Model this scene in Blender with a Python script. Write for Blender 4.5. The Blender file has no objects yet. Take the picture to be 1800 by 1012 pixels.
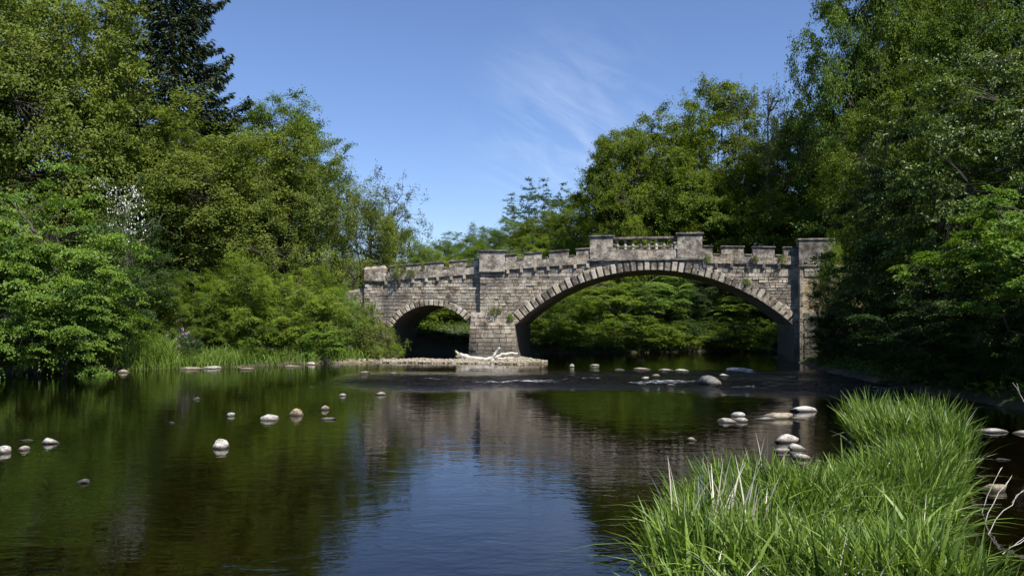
import bpy, bmesh, math, random
import numpy as np
from mathutils import Vector, Matrix

# ------------------------------------------------------------------ camera, sky, sun
SC = bpy.context.scene
COL = SC.collection
CAMH, YH, FPX = 2.4, 555.0, 1400.0
cam = bpy.data.cameras.new('camera')
cam.sensor_width = 36.0
cam.lens = 36.0 * FPX / 1800.0
cam.shift_y = (YH - 506.0) / 1800.0
cam.clip_start = 0.1
cam.clip_end = 3000
camo = bpy.data.objects.new('camera', cam)
COL.objects.link(camo)
camo.location = (0, 0, CAMH)
camo.rotation_euler = (math.radians(90), 0, 0)
SC.camera = camo

SUN_AZ, SUN_EL = math.radians(141), math.radians(53)     # azimuth measured from +Y towards +X
SDIR = Vector((math.sin(SUN_AZ) * math.cos(SUN_EL), math.cos(SUN_AZ) * math.cos(SUN_EL), math.sin(SUN_EL)))
sun = bpy.data.lights.new('sun', 'SUN')
sun.energy = 4.6
sun.angle = math.radians(0.53)
sun.color = (1.0, 0.955, 0.88)
suno = bpy.data.objects.new('sun', sun)
COL.objects.link(suno)
suno.rotation_euler = (-SDIR).to_track_quat('-Z', 'Y').to_euler()
suno.location = (20, -30, 60)

W = bpy.data.worlds.new('World')
SC.world = W
W.use_nodes = True
nt = W.node_tree
nt.nodes.clear()
def wn(t, **k):
    n = nt.nodes.new(t)
    for a, b in k.items(): setattr(n, a, b)
    return n
sky = wn('ShaderNodeTexSky', sky_type='NISHITA', sun_disc=False, sun_elevation=SUN_EL, sun_rotation=SUN_AZ,
         altitude=100, air_density=1.0, dust_density=0.1, ozone_density=3.0)
bg = wn('ShaderNodeBackground'); bg.inputs['Strength'].default_value = 0.081
wo = wn('ShaderNodeOutputWorld')
tc = wn('ShaderNodeTexCoord')
mp = wn('ShaderNodeMapping'); mp.vector_type = 'TEXTURE'
mp.inputs['Rotation'].default_value = (0, math.radians(27), 0)
mp.inputs['Scale'].default_value = (0.36, 0.36, 0.10)
nz = wn('ShaderNodeTexNoise'); nz.inputs['Scale'].default_value = 3.2; nz.inputs['Detail'].default_value = 7; nz.inputs['Roughness'].default_value = 0.62; nz.inputs['Distortion'].default_value = 0.5
rp = wn('ShaderNodeMapRange'); rp.inputs[1].default_value = 0.40; rp.inputs[2].default_value = 0.80
big = wn('ShaderNodeVectorMath', operation='DISTANCE'); big.inputs[1].default_value = Vector((0.075, 1, 0.225)).normalized()
bm_ = wn('ShaderNodeMapRange', interpolation_type='SMOOTHSTEP'); bm_.inputs[1].default_value = 0.17; bm_.inputs[2].default_value = 0.01
mul = wn('ShaderNodeMath', operation='MULTIPLY')
mul2 = wn('ShaderNodeMath', operation='MULTIPLY'); mul2.inputs[1].default_value = 0.34
mix = wn('ShaderNodeMix', data_type='RGBA'); mix.inputs[7].default_value = (7.2, 8.0, 9.6, 1)
L = nt.links.new
L(tc.outputs['Generated'], mp.inputs['Vector']); L(mp.outputs[0], nz.inputs['Vector']); L(nz.outputs['Fac'], rp.inputs[0])
L(tc.outputs['Generated'], big.inputs[0]); L(big.outputs['Value'], bm_.inputs[0])
L(rp.outputs[0], mul.inputs[0]); L(bm_.outputs[0], mul.inputs[1]); L(mul.outputs[0], mul2.inputs[0])
hs = wn('ShaderNodeMix', data_type='RGBA', blend_type='MULTIPLY'); hs.inputs[0].default_value = 1; hs.inputs[7].default_value = (0.96, 1.0, 1.20, 1); L(sky.outputs[0], hs.inputs[6])   # cool white balance
L(mul2.outputs[0], mix.inputs[0]); L(hs.outputs[2], mix.inputs[6]); L(mix.outputs[2], bg.inputs[0]); L(bg.outputs[0], wo.inputs[0])

SC.view_settings.view_transform = 'Standard'
SC.view_settings.look = 'None'
SC.view_settings.exposure = 0.68
SC.view_settings.gamma = 1.0
SC.view_settings.use_curve_mapping = False
SC.cycles.max_bounces = 6
SC.cycles.diffuse_bounces = 2
SC.cycles.glossy_bounces = 2
SC.cycles.transmission_bounces = 2
SC.cycles.transparent_max_bounces = 8
SC.cycles.sample_clamp_indirect = 4
SC.cycles.caustics_reflective = False
SC.cycles.caustics_refractive = False
SC.cycles.use_denoising = True

# ------------------------------------------------------------------ helpers
rng = np.random.default_rng(7)
random.seed(7)

def P(px, py=None, d=None, z=None):
    """world point that the photograph shows at a pixel, at depth d or height z"""
    if d is None: d = (CAMH - z) * FPX / (py - YH)
    X = (px - 900) / FPX * d
    Z = CAMH - (py - YH) / FPX * d if py is not None else 0
    return X, d, Z

def mesh_np(name, V, F, attrs=None, smooth=False):
    """fast mesh from numpy; F is (n,3) or (n,4), or a list of such arrays"""
    me = bpy.data.meshes.new(name)
    if not isinstance(F, list): F = [F]
    F = [np.asarray(f, dtype=np.int32) for f in F if len(f)]
    V = np.asarray(V, dtype=np.float32)
    me.vertices.add(len(V)); me.vertices.foreach_set('co', V.ravel())
    nl = sum(f.size for f in F); nf = sum(len(f) for f in F)
    me.loops.add(nl); me.polygons.add(nf)
    me.loops.foreach_set('vertex_index', np.concatenate([f.ravel() for f in F]))
    tot = np.concatenate([np.full(len(f), f.shape[1], np.int32) for f in F])
    st = np.concatenate([[0], np.cumsum(tot)[:-1]]).astype(np.int32)
    me.polygons.foreach_set('loop_start', st)
    try: me.polygons.foreach_set('loop_total', tot)
    except Exception: pass
    me.polygons.foreach_set('use_smooth', np.full(nf, smooth, dtype=bool))
    for k, a in (attrs or {}).items():
        at = me.attributes.new(k, 'FLOAT', 'POINT'); at.data.foreach_set('value', np.asarray(a, np.float32))
    me.update(calc_edges=True)
    return me

def link(name, me, mat=None, parent=None):
    o = bpy.data.objects.new(name, me); COL.objects.link(o)
    if mat is not None and me is not None:
        if len(me.materials) == 0: me.materials.append(mat)
        elif me.materials[0] != mat:
            o.material_slots[0].link = 'OBJECT'; o.material_slots[0].material = mat
    if parent is not None: o.parent = parent
    return o

def tag(o, label=None, cat=None, group=None, kind=None):
    if label: o['label'] = label
    if cat: o['category'] = cat
    if group: o['group'] = group
    if kind: o['kind'] = kind
    return o

def empty(name, loc=(0, 0, 0), rz=0.0, scale=(1, 1, 1)):
    o = bpy.data.objects.new(name, None); COL.objects.link(o)
    o.location = loc; o.rotation_euler = (0, 0, rz); o.scale = scale
    o.empty_display_size = 0.3
    return o

# ------------------------------------------------------------------ materials
def newmat(name):
    m = bpy.data.materials.new(name); m.use_nodes = True
    m.node_tree.nodes.clear()
    return m, m.node_tree
def N(t, ty, **k):
    n = t.nodes.new(ty)
    for a, b in k.items(): setattr(n, a, b)
    return n
def ramp(t, stops):
    r = N(t, 'ShaderNodeValToRGB')
    e = r.color_ramp.elements
    while len(e) < len(stops): e.new(0.5)
    for el, (p, c) in zip(e, stops):
        el.position = p; el.color = (*c, 1)
    return r
def noise(t, scale, detail=4, rough=0.55, vec=None, dist=0.0):
    n = N(t, 'ShaderNodeTexNoise')
    n.inputs['Scale'].default_value = scale; n.inputs['Detail'].default_value = detail
    n.inputs['Roughness'].default_value = rough; n.inputs['Distortion'].default_value = dist
    if vec is not None: t.links.new(vec, n.inputs['Vector'])
    return n
def mixc(t, fac, a, b, blend='MIX'):
    m = N(t, 'ShaderNodeMix', data_type='RGBA', blend_type=blend)
    for s, v in ((0, fac), (6, a), (7, b)):
        if hasattr(v, 'links'): t.links.new(v, m.inputs[s])
        elif s == 0: m.inputs[0].default_value = v
        else: m.inputs[s].default_value = (*v, 1)
    return m.outputs[2]

def leaf_mat(name, dark, light, trans=0.38, gloss=0.014, rough=0.5):
    m, t = newmat(name)
    at = N(t, 'ShaderNodeAttribute', attribute_name='tint')
    oi = N(t, 'ShaderNodeObjectInfo')
    ad = N(t, 'ShaderNodeMath', operation='MULTIPLY_ADD'); ad.inputs[1].default_value = 0.22; 
    t.links.new(oi.outputs['Random'], ad.inputs[0]); t.links.new(at.outputs['Fac'], ad.inputs[2])
    sb = N(t, 'ShaderNodeMath', operation='SUBTRACT'); sb.inputs[1].default_value = 0.11; t.links.new(ad.outputs[0], sb.inputs[0])
    r = ramp(t, [(0.0, dark), (1.0, light)]); t.links.new(sb.outputs[0], r.inputs[0])
    df = N(t, 'ShaderNodeBsdfDiffuse'); tr = N(t, 'ShaderNodeBsdfTranslucent'); gl = N(t, 'ShaderNodeBsdfGlossy')
    gl.inputs['Roughness'].default_value = rough; gl.inputs['Color'].default_value = (0.8, 0.9, 0.85, 1)
    t.links.new(r.outputs[0], df.inputs[0])
    tcol = mixc(t, 1.0, r.outputs[0], (1.25, 1.25, 0.5), 'MULTIPLY'); t.links.new(tcol, tr.inputs[0])
    a = N(t, 'ShaderNodeMixShader'); a.inputs[0].default_value = trans
    t.links.new(df.outputs[0], a.inputs[1]); t.links.new(tr.outputs[0], a.inputs[2])
    b = N(t, 'ShaderNodeMixShader'); b.inputs[0].default_value = gloss
    t.links.new(a.outputs[0], b.inputs[1]); t.links.new(gl.outputs[0], b.inputs[2])
    o = N(t, 'ShaderNodeOutputMaterial'); t.links.new(b.outputs[0], o.inputs[0])
    return m

def rough_mat(name, stops, scale, rough=0.9, bump=0.3, bscale=None, obj_random=0.0, attr=None, lichen=None, coords='Object', stain=None, spec=0.3, fine=0.0, damp_shade=0.0):
    """mottled procedural stone / wood / soil"""
    m, t = newmat(name)
    tcn = N(t, 'ShaderNodeTexCoord'); g = N(t, 'ShaderNodeNewGeometry')
    vec = g.outputs['Position'] if coords == 'World' else tcn.outputs['Object']
    n1 = noise(t, scale, 6, 0.6, vec)
    val = n1.outputs['Fac']
    if fine:
        c0 = N(t, 'ShaderNodeMapRange'); c0.inputs[1].default_value = 0.27; c0.inputs[2].default_value = 0.73; t.links.new(val, c0.inputs[0]); val = c0.outputs[0]
    if obj_random or attr:
        src = N(t, 'ShaderNodeObjectInfo').outputs['Random'] if not attr else N(t, 'ShaderNodeAttribute', attribute_name=attr).outputs['Fac']
        k = obj_random or 0.5
        ma = N(t, 'ShaderNodeMath', operation='MULTIPLY_ADD'); ma.inputs[1].default_value = k
        t.links.new(src, ma.inputs[0]); t.links.new(val, ma.inputs[2])
        su = N(t, 'ShaderNodeMath', operation='SUBTRACT'); su.inputs[1].default_value = k / 2; t.links.new(ma.outputs[0], su.inputs[0])
        val = su.outputs[0]
    if fine:
        nf_ = noise(t, scale * 4.2, 6, 0.75, vec)
        mf_ = N(t, 'ShaderNodeMath', operation='MULTIPLY_ADD'); mf_.inputs[1].default_value = fine
        c1 = N(t, 'ShaderNodeMapRange'); c1.inputs[1].default_value = 0.3; c1.inputs[2].default_value = 0.7; t.links.new(nf_.outputs['Fac'], c1.inputs[0]); t.links.new(c1.outputs[0], mf_.inputs[0]); t.links.new(val, mf_.inputs[2])
        sf_ = N(t, 'ShaderNodeMath', operation='SUBTRACT'); sf_.inputs[1].default_value = fine / 2; t.links.new(mf_.outputs[0], sf_.inputs[0])
        val = sf_.outputs[0]
    r = ramp(t, stops); t.links.new(val, r.inputs[0])
    col = r.outputs[0]
    if fine and (obj_random or attr):                       # some stones are warmer than others
        wv = N(t, 'ShaderNodeTexWhiteNoise', noise_dimensions='1D'); t.links.new(src, wv.inputs['W'])
        wr_ = N(t, 'ShaderNodeMapRange'); wr_.inputs[1].default_value = 0.62; wr_.inputs[2].default_value = 1.0; wr_.inputs[4].default_value = 0.55; t.links.new(wv.outputs['Value'], wr_.inputs[0])
        col = mixc(t, wr_.outputs[0], col, (1.05, 0.93, 0.78), 'MULTIPLY')
    if lichen:
        n2 = noise(t, lichen[0], 5, 0.65, vec)
        mr = N(t, 'ShaderNodeMapRange'); mr.inputs[1].default_value = lichen[1]; mr.inputs[2].default_value = lichen[1] + 0.08
        t.links.new(n2.outputs['Fac'], mr.inputs[0]); col = mixc(t, mr.outputs[0], col, lichen[2])
    if stain:
        n3 = noise(t, stain[0], 5, 0.6, g.outputs['Position'])
        mr = N(t, 'ShaderNodeMapRange'); mr.inputs[1].default_value = stain[1]; mr.inputs[2].default_value = stain[1] + 0.16
        mr.inputs[4].default_value = 0.8
        t.links.new(n3.outputs['Fac'], mr.inputs[0]); col = mixc(t, mr.outputs[0], col, stain[2])
    if damp_shade:                                                 # flood stain creeping up from the water; shade painted on mortar and panel
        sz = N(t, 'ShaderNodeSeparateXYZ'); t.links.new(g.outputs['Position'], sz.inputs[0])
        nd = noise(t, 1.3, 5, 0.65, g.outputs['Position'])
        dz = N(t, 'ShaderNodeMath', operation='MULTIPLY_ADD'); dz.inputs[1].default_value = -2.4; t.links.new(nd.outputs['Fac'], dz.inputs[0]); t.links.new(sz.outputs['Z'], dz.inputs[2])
        md = N(t, 'ShaderNodeMapRange'); md.inputs[1].default_value = damp_shade - 2.4; md.inputs[2].default_value = damp_shade - 0.9; md.inputs[3].default_value = 0.85; md.inputs[4].default_value = 0.0
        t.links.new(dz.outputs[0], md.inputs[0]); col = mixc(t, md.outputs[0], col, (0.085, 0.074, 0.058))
    p = N(t, 'ShaderNodeBsdfPrincipled'); p.inputs['Roughness'].default_value = rough
    p.inputs['Specular IOR Level'].default_value = spec
    t.links.new(col, p.inputs['Base Color'])
    nb = noise(t, bscale or scale * 3, 6, 0.65, vec)
    b = N(t, 'ShaderNodeBump'); b.inputs['Strength'].default_value = bump; b.inputs['Distance'].default_value = 0.03
    t.links.new(nb.outputs['Fac'], b.inputs['Height']); t.links.new(b.outputs[0], p.inputs['Normal'])
    o = N(t, 'ShaderNodeOutputMaterial'); t.links.new(p.outputs[0], o.inputs[0])
    return m

M = {}
M['olive']  = leaf_mat('leaf_olive', (0.059, 0.085, 0.012), (0.220, 0.271, 0.044))
M['mid']    = leaf_mat('leaf_mid', (0.044, 0.085, 0.010), (0.171, 0.250, 0.024))
M['beech']  = leaf_mat('leaf_beech', (0.055, 0.088, 0.007), (0.201, 0.262, 0.017))
M['bright'] = leaf_mat('leaf_bright', (0.061, 0.122, 0.012), (0.232, 0.354, 0.041), gloss=0.02)
M['lime']   = leaf_mat('leaf_lime', (0.079, 0.134, 0.011), (0.262, 0.348, 0.034))
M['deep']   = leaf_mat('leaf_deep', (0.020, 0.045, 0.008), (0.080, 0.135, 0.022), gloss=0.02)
M['syc']    = leaf_mat('leaf_sycamore', (0.030, 0.058, 0.007), (0.140, 0.205, 0.024), gloss=0.03, rough=0.45)
M['spruce'] = leaf_mat('leaf_spruce', (0.016, 0.030, 0.010), (0.058, 0.078, 0.026), trans=0.08, gloss=0.02)
M['larch']  = leaf_mat('leaf_larch', (0.043, 0.085, 0.034), (0.110, 0.177, 0.067), trans=0.15, gloss=0.02)
M['pale']   = leaf_mat('leaf_pale', (0.100, 0.130, 0.045), (0.210, 0.235, 0.090))
M['alder']  = leaf_mat('leaf_alder', (0.067, 0.088, 0.027), (0.183, 0.201, 0.068))
M['far']    = leaf_mat('leaf_far', (0.061, 0.112, 0.022), (0.171, 0.244, 0.049))
M['grass']  = leaf_mat('grass_blade', (0.040, 0.078, 0.008), (0.262, 0.385, 0.058), trans=0.32, gloss=0.03)
M['straw']  = leaf_mat('straw', (0.50, 0.45, 0.33), (0.78, 0.73, 0.60), trans=0.1, gloss=0.04)
M['white']  = leaf_mat('petal_white', (0.62, 0.64, 0.60), (0.85, 0.85, 0.82), trans=0.2, gloss=0.02)
M['lilac']  = leaf_mat('petal_lilac', (0.40, 0.25, 0.45), (0.62, 0.46, 0.66), trans=0.2, gloss=0.02)
M['bark']   = rough_mat('bark', [(0.3, (0.035, 0.028, 0.020)), (0.7, (0.105, 0.090, 0.070))], 3.0, bump=0.8)
M['barkpale'] = rough_mat('bark_pale', [(0.3, (0.10, 0.09, 0.075)), (0.7, (0.30, 0.28, 0.24))], 3.0, bump=0.6)
M['soil']   = rough_mat('soil', [(0.3, (0.022, 0.020, 0.010)), (0.55, (0.045, 0.048, 0.018)), (0.75, (0.075, 0.062, 0.036))], 0.6, coords='World', bump=0.8, bscale=5)
M['gravel'] = rough_mat('gravel', [(0.3, (0.20, 0.165, 0.115)), (0.7, (0.42, 0.37, 0.28))], 6, coords='World', bump=1.0, bscale=14)
STONE = [(0.05, (0.095, 0.080, 0.062)), (0.30, (0.235, 0.198, 0.150)), (0.54, (0.355, 0.307, 0.238)), (0.85, (0.530, 0.483, 0.400))]
LICH = (3.4, 0.61, (0.58, 0.56, 0.50)); STAIN = (0.5, 0.50, (0.13, 0.115, 0.10))
M['stone']  = rough_mat('stone_block', STONE, 1.8, obj_random=0.34, bump=1.0, bscale=7, lichen=LICH, stain=STAIN, coords='World', fine=0.75, damp_shade=1.9)
M['stone_attr'] = rough_mat('stone_block_joined', STONE, 1.8, obj_random=0.34, attr='tint', bump=1.0, bscale=7, lichen=LICH, stain=STAIN, coords='World', fine=0.75, damp_shade=1.9)
M['vouss']  = rough_mat('stone_voussoir', [(0.2, (0.12, 0.098, 0.075)), (0.5, (0.30, 0.26, 0.20)), (0.8, (0.48, 0.435, 0.355))], 2.4, obj_random=0.55, bump=1.0, bscale=8, coords='World', lichen=(4.0, 0.64, (0.56, 0.54, 0.48)), fine=0.4)
M['coping'] = rough_mat('stone_coping', [(0.2, (0.045, 0.040, 0.034)), (0.5, (0.115, 0.102, 0.084)), (0.85, (0.25, 0.23, 0.195))], 3.0, obj_random=0.2, bump=0.9, bscale=10, coords='World', lichen=(4.5, 0.62, (0.40, 0.385, 0.33)), fine=0.4)
M['parapet'] = rough_mat('stone_parapet', [(0.2, (0.11, 0.093, 0.075)), (0.5, (0.28, 0.24, 0.19)), (0.8, (0.45, 0.41, 0.34))], 3.2, obj_random=0.25, bump=1.2, bscale=7, coords='World', lichen=(5.0, 0.58, (0.52, 0.50, 0.44)), stain=(1.3, 0.52, (0.12, 0.105, 0.088)), fine=0.7)
M['mortar'] = rough_mat('mortar', [(0.3, (0.21, 0.18, 0.14)), (0.7, (0.38, 0.34, 0.275))], 2.0, coords='World', bump=0.8, bscale=12, damp_shade=2.6)  # darkened low down, so the shade of the arch jamb is painted in
M['panel']  = rough_mat('stone_panel', [(0.3, (0.32, 0.25, 0.145)), (0.7, (0.47, 0.385, 0.25))], 2.0, coords='World', bump=0.5, fine=0.2, damp_shade=2.0)  # same painted shade towards the tower foot
M['wood']   = rough_mat('driftwood', [(0.3, (0.38, 0.35, 0.30)), (0.7, (0.62, 0.59, 0.53))], 4, bump=0.5)

def boulder_mat(name, stops):
    m = rough_mat(name, stops, 2.2, obj_random=0.25, bump=0.7, bscale=9, lichen=(3.5, 0.58, (0.20, 0.18, 0.145)), fine=0.5)
    t = m.node_tree
    p = [n for n in t.nodes if n.type == 'BSDF_PRINCIPLED'][0]
    src = p.inputs['Base Color'].links[0].from_socket
    g = N(t, 'ShaderNodeNewGeometry'); sp = N(t, 'ShaderNodeSeparateXYZ'); t.links.new(g.outputs['Position'], sp.inputs[0])
    mr = N(t, 'ShaderNodeMapRange'); mr.inputs[1].default_value = 0.02; mr.inputs[2].default_value = 0.075
    t.links.new(sp.outputs['Z'], mr.inputs[0])
    c = mixc(t, mr.outputs[0], (0.05, 0.042, 0.03), src); t.links.new(c, p.inputs['Base Color'])   # wet band at the waterline
    return m
M['rock'] = boulder_mat('river_stone', [(0.25, (0.22, 0.20, 0.165)), (0.45, (0.43, 0.40, 0.35)), (0.7, (0.60, 0.575, 0.52))])
M['rockbrown'] = boulder_mat('river_stone_brown', [(0.25, (0.17, 0.135, 0.085)), (0.5, (0.30, 0.25, 0.17)), (0.75, (0.42, 0.36, 0.26))])
M['rockdark'] = boulder_mat('river_stone_dark', [(0.25, (0.06, 0.056, 0.05)), (0.5, (0.13, 0.125, 0.115)), (0.75, (0.22, 0.215, 0.20))])

# ------------------------------------------------------------------ terrain and water
RIVER = np.array([(-90, 26), (-40, 30), (-27, 31.5), (-21.2, 33), (-17.2, 35.2), (-13.3, 37.2), (-9.5, 40.2), (-7.2, 41.2), (-6.1, 40.5), (-5.2, 40.9), (-4.3, 40.3),
    (-3.4, 40.6), (-2.6, 39.9), (-1.3, 40.3), (-.5, 39.6), (0.2, 39.4), (1.7, 39.6), (1.9, 41.0), (1.0, 43.0), (0.9, 49.0), (2.5, 50.2), (8, 52.0), (16, 55), (30, 60), (80, 76),
    (84, 62), (34, 50), (20, 45.5), (15.0, 46.5), (14.8, 41), (13.6, 34.6), (12.8, 25), (13.2, 15), (12.5, 5), (11, -40),
    (3.2, -40), (3.3, 2), (3.2, 6), (3.95, 7.4), (4.95, 9.2), (6.4, 11.4), (7.2, 13.0), (7.0, 14.2), (6.2, 14.3), (5.65, 12.4), (5.1, 10.1), (3.4, 9.2), (2.0, 8.5), (1.45, 7.2), (1.0, 5.0), (0, 3.6), (-20, 2), (-90, -4)], float)

def river_sd(x, y):
    """signed distance to the river outline, negative in the water"""
    x = np.asarray(x, float); y = np.asarray(y, float)
    best = np.full(x.shape, 1e9); inside = np.zeros(x.shape, bool)
    n = len(RIVER)
    for i in range(n):
        ax, ay = RIVER[i]; bx, by = RIVER[(i + 1) % n]
        dx, dy = bx - ax, by - ay
        tt = np.clip(((x - ax) * dx + (y - ay) * dy) / (dx * dx + dy * dy), 0, 1)
        best = np.minimum(best, np.hypot(x - ax - tt * dx, y - ay - tt * dy))
        cond = ((ay > y) != (by > y))
        with np.errstate(divide='ignore', invalid='ignore'):
            xi = ax + (y - ay) / (by - ay if by != ay else 1e-9) * dx
        inside ^= cond & (x < xi)
    return np.where(inside, -best, best)

def fnoise(x, y, s=1.0, ph=0.0):
    return (np.sin(x * 1.3 * s + 1.7 * np.sin(y * 0.9 * s + ph)) + np.sin(y * 1.7 * s + 1.3 * np.sin(x * 1.1 * s + 2 + ph)) + 0.5 * np.sin((x + y) * 2.9 * s + ph)) / 2.5

def ground_z(x, y):
    x = np.asarray(x, float); y = np.asarray(y, float)
    d = river_sd(x, y)
    bed = -np.minimum(0.85, 0.05 + 0.28 * -d)
    bank = 0.06 + 0.75 * (1 - np.exp(-np.maximum(d, 0) / 2.0)) + 0.12 * np.clip(d - 2, 0, 60)
    bank = bank + 0.06 * np.clip(d - 8, 0, 30)
    bar = np.exp(-(((x + 3.2) / 6.2) ** 2 + ((y - 44.5) / 6.5) ** 2) ** 3)        # flat gravel bar at the pier
    bank = bank * (1 - bar) + np.where(d < 1.1, 0.03 + 0.10 * np.clip(d, 0, 1.1), 0.14 - 0.16 * np.clip(d - 1.1, 0, 2)) * bar
    near = np.clip((16 - y) / 3, 0, 1) * (np.abs(x) < 9.5)
    bank = np.where(near > 0, np.minimum(bank, 0.10 + 0.09 * np.clip(d, 0, 6)), bank)
    z = np.where(d < 0, bed, bank)
    return z + 0.03 * fnoise(x, y, 1.9) * (np.abs(d) > 0.3) + 0.25 * fnoise(x, y, 0.16) * np.clip((d - 3) / 10, 0, 1)

def axis_pts(segs):
    out = []
    for a, b, st in segs: out.append(np.arange(a, b, st))
    return np.unique(np.round(np.concatenate(out + [[segs[-1][1]]]), 4))
gx = axis_pts([(-900, -120, 60), (-120, -40, 4), (-40, -12, 0.8), (-12, 18, 0.35), (18, 40, 1.2), (40, 120, 4), (120, 900, 60)])
gy = axis_pts([(-300, -20, 40), (-20, 4, 1.5), (4, 17, 0.35), (17, 30, 0.8), (30, 54, 0.4), (54, 100, 2), (100, 300, 10), (300, 1500, 80)])
def grid_mesh(name, xs, ys, zf, attrs=None):
    X, Y = np.meshgrid(xs, ys)
    Z = zf(X.ravel(), Y.ravel())
    V = np.stack([X.ravel(), Y.ravel(), Z], 1)
    nx, ny = len(xs), len(ys)
    i = (np.arange(ny - 1)[:, None] * nx + np.arange(nx - 1)[None]).ravel()
    F = np.stack([i, i + 1, i + nx + 1, i + nx], 1)
    return mesh_np(name, V, F, attrs(V) if attrs else None, smooth=True)

def bar_attr(V):
    d = river_sd(V[:, 0], V[:, 1])
    b = np.exp(-(((V[:, 0] + 3.0) / 6.0) ** 2 + ((V[:, 1] - 42.3) / 4.2) ** 2) ** 2)
    return {'bar': np.clip(b * 1.6, 0, 1), 'bed': (d < 0.12).astype(float)}
# ground: soil and moss on land, brown stones on the river bed, pale gravel on the bar
mg, t = newmat('ground')
g = N(t, 'ShaderNodeNewGeometry')
n1 = noise(t, 0.8, 6, 0.6, g.outputs['Position']); r1 = ramp(t, [(0.3, (0.022, 0.022, 0.010)), (0.55, (0.040, 0.050, 0.016)), (0.78, (0.075, 0.066, 0.036))]); t.links.new(n1.outputs['Fac'], r1.inputs[0])
vo = N(t, 'ShaderNodeTexVoronoi'); vo.inputs['Scale'].default_value = 3.4; t.links.new(g.outputs['Position'], vo.inputs['Vector'])
r2 = ramp(t, [(0.0, (0.026, 0.020, 0.009)), (0.5, (0.072, 0.056, 0.026)), (1.0, (0.15, 0.12, 0.062))]); t.links.new(vo.outputs['Color'], r2.inputs[0])
n3 = noise(t, 9, 6, 0.7, g.outputs['Position']); r3 = ramp(t, [(0.3, (0.22, 0.18, 0.12)), (0.7, (0.50, 0.44, 0.33))]); t.links.new(n3.outputs['Fac'], r3.inputs[0])
ab = N(t, 'ShaderNodeAttribute', attribute_name='bar'); ae = N(t, 'ShaderNodeAttribute', attribute_name='bed')
c = mixc(t, ab.outputs['Fac'], r1.outputs[0], r3.outputs[0]); c = mixc(t, ae.outputs['Fac'], c, r2.outputs[0])
p = N(t, 'ShaderNodeBsdfPrincipled'); p.inputs['Roughness'].default_value = 0.95; t.links.new(c, p.inputs['Base Color'])
b = N(t, 'ShaderNodeBump'); b.inputs['Strength'].default_value = 0.9; b.inputs['Distance'].default_value = 0.06
nb = noise(t, 7, 6, 0.7, g.outputs['Position']); t.links.new(nb.outputs['Fac'], b.inputs['Height']); t.links.new(b.outputs[0], p.inputs['Normal'])
o = N(t, 'ShaderNodeOutputMaterial'); t.links.new(p.outputs[0], o.inputs[0])
tag(link('ground', grid_mesh('ground', gx, gy, ground_z, bar_attr), mg), kind='structure')

def riffle(x, y):
    """where the shallow water breaks: a band across the river below the bridge"""
    c = 29.6 - 0.22 * x + 0.9 * np.sin(x * 0.35)
    m = np.exp(-((y - c) / (2.1 + 0.06 * np.abs(x))) ** 2) * np.clip((x + 7) / 4, 0, 1)
    m2 = 0.7 * np.exp(-((y - (33.5 - 0.1 * x)) / 1.5) ** 2) * np.clip((x - 1) / 4, 0, 1)
    return np.clip(np.maximum(m, m2) * (.72 + .42 * fnoise(x, y * 1.6, .9, 2.0)), 0, 1)
wx = axis_pts([(-90, -14, 2.0), (-14, 18, 0.14), (18, 84, 2.0)])
wy = axis_pts([(-40, 2, 3), (2, 25, 0.5), (25, 37, 0.085), (37, 46, 0.5), (46, 76, 1.5)])
def water_z(x, y):
    r = riffle(x, y)
    h = (np.sin(x * 3.1 + 2.2 * np.sin(y * 1.9)) * np.sin(y * 7.3 + 1.8 * np.sin(x * 1.3)) + 0.7 * np.sin(x * 6.7 + y * 4.3 + 2 * np.sin(y * 3.1)) * np.sin(y * 12.1 + x * 1.7))
    return 0.032 * r * h
mw, t = newmat('river_water')
g = N(t, 'ShaderNodeNewGeometry')
ar = N(t, 'ShaderNodeAttribute', attribute_name='riffle')
mpn = N(t, 'ShaderNodeMapping'); mpn.inputs['Scale'].default_value = (1.0, 1.9, 1.0); t.links.new(g.outputs['Position'], mpn.inputs[0])
na = noise(t, 1.1, 3, 0.5, mpn.outputs[0], 0.6); nb = noise(t, 4.5, 3, 0.5, mpn.outputs[0], 0.4); nc = noise(t, 9, 4, 0.6, mpn.outputs[0], 0.8)
patch = noise(t, 0.22, 2, 0.5, g.outputs['Position']); pr = N(t, 'ShaderNodeMapRange'); pr.inputs[1].default_value = 0.35; pr.inputs[2].default_value = 0.68; pr.inputs[3].default_value = 0.35; pr.inputs[4].default_value = 1.3
t.links.new(patch.outputs['Fac'], pr.inputs[0])
def mth(op, a, b):
    n = N(t, 'ShaderNodeMath', operation=op)
    for i, v in enumerate((a, b)):
        if hasattr(v, 'links'): t.links.new(v, n.inputs[i])
        else: n.inputs[i].default_value = v
    return n.outputs[0]
calm = mth('ADD', mth('MULTIPLY', na.outputs['Fac'], 0.0065), mth('MULTIPLY', mth('MULTIPLY', nb.outputs['Fac'], 0.0034), pr.outputs[0]))
hgt = mth('ADD', calm, mth('MULTIPLY', mth('MULTIPLY', nc.outputs['Fac'], ar.outputs['Fac']), 0.24))
b = N(t, 'ShaderNodeBump'); b.inputs['Strength'].default_value = 1.0; b.inputs['Distance'].default_value = 1.0; t.links.new(hgt, b.inputs['Height'])
fr = N(t, 'ShaderNodeFresnel'); fr.inputs['IOR'].default_value = 1.45; t.links.new(b.outputs[0], fr.inputs['Normal'])
gl = N(t, 'ShaderNodeBsdfGlossy'); gl.inputs['Roughness'].default_value = 0.015; gl.inputs['Color'].default_value = (1, 1, 1, 1); t.links.new(b.outputs[0], gl.inputs['Normal'])
tr = N(t, 'ShaderNodeBsdfTransparent'); tr.inputs[0].default_value = (0.19, 0.145, 0.075, 1)
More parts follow.
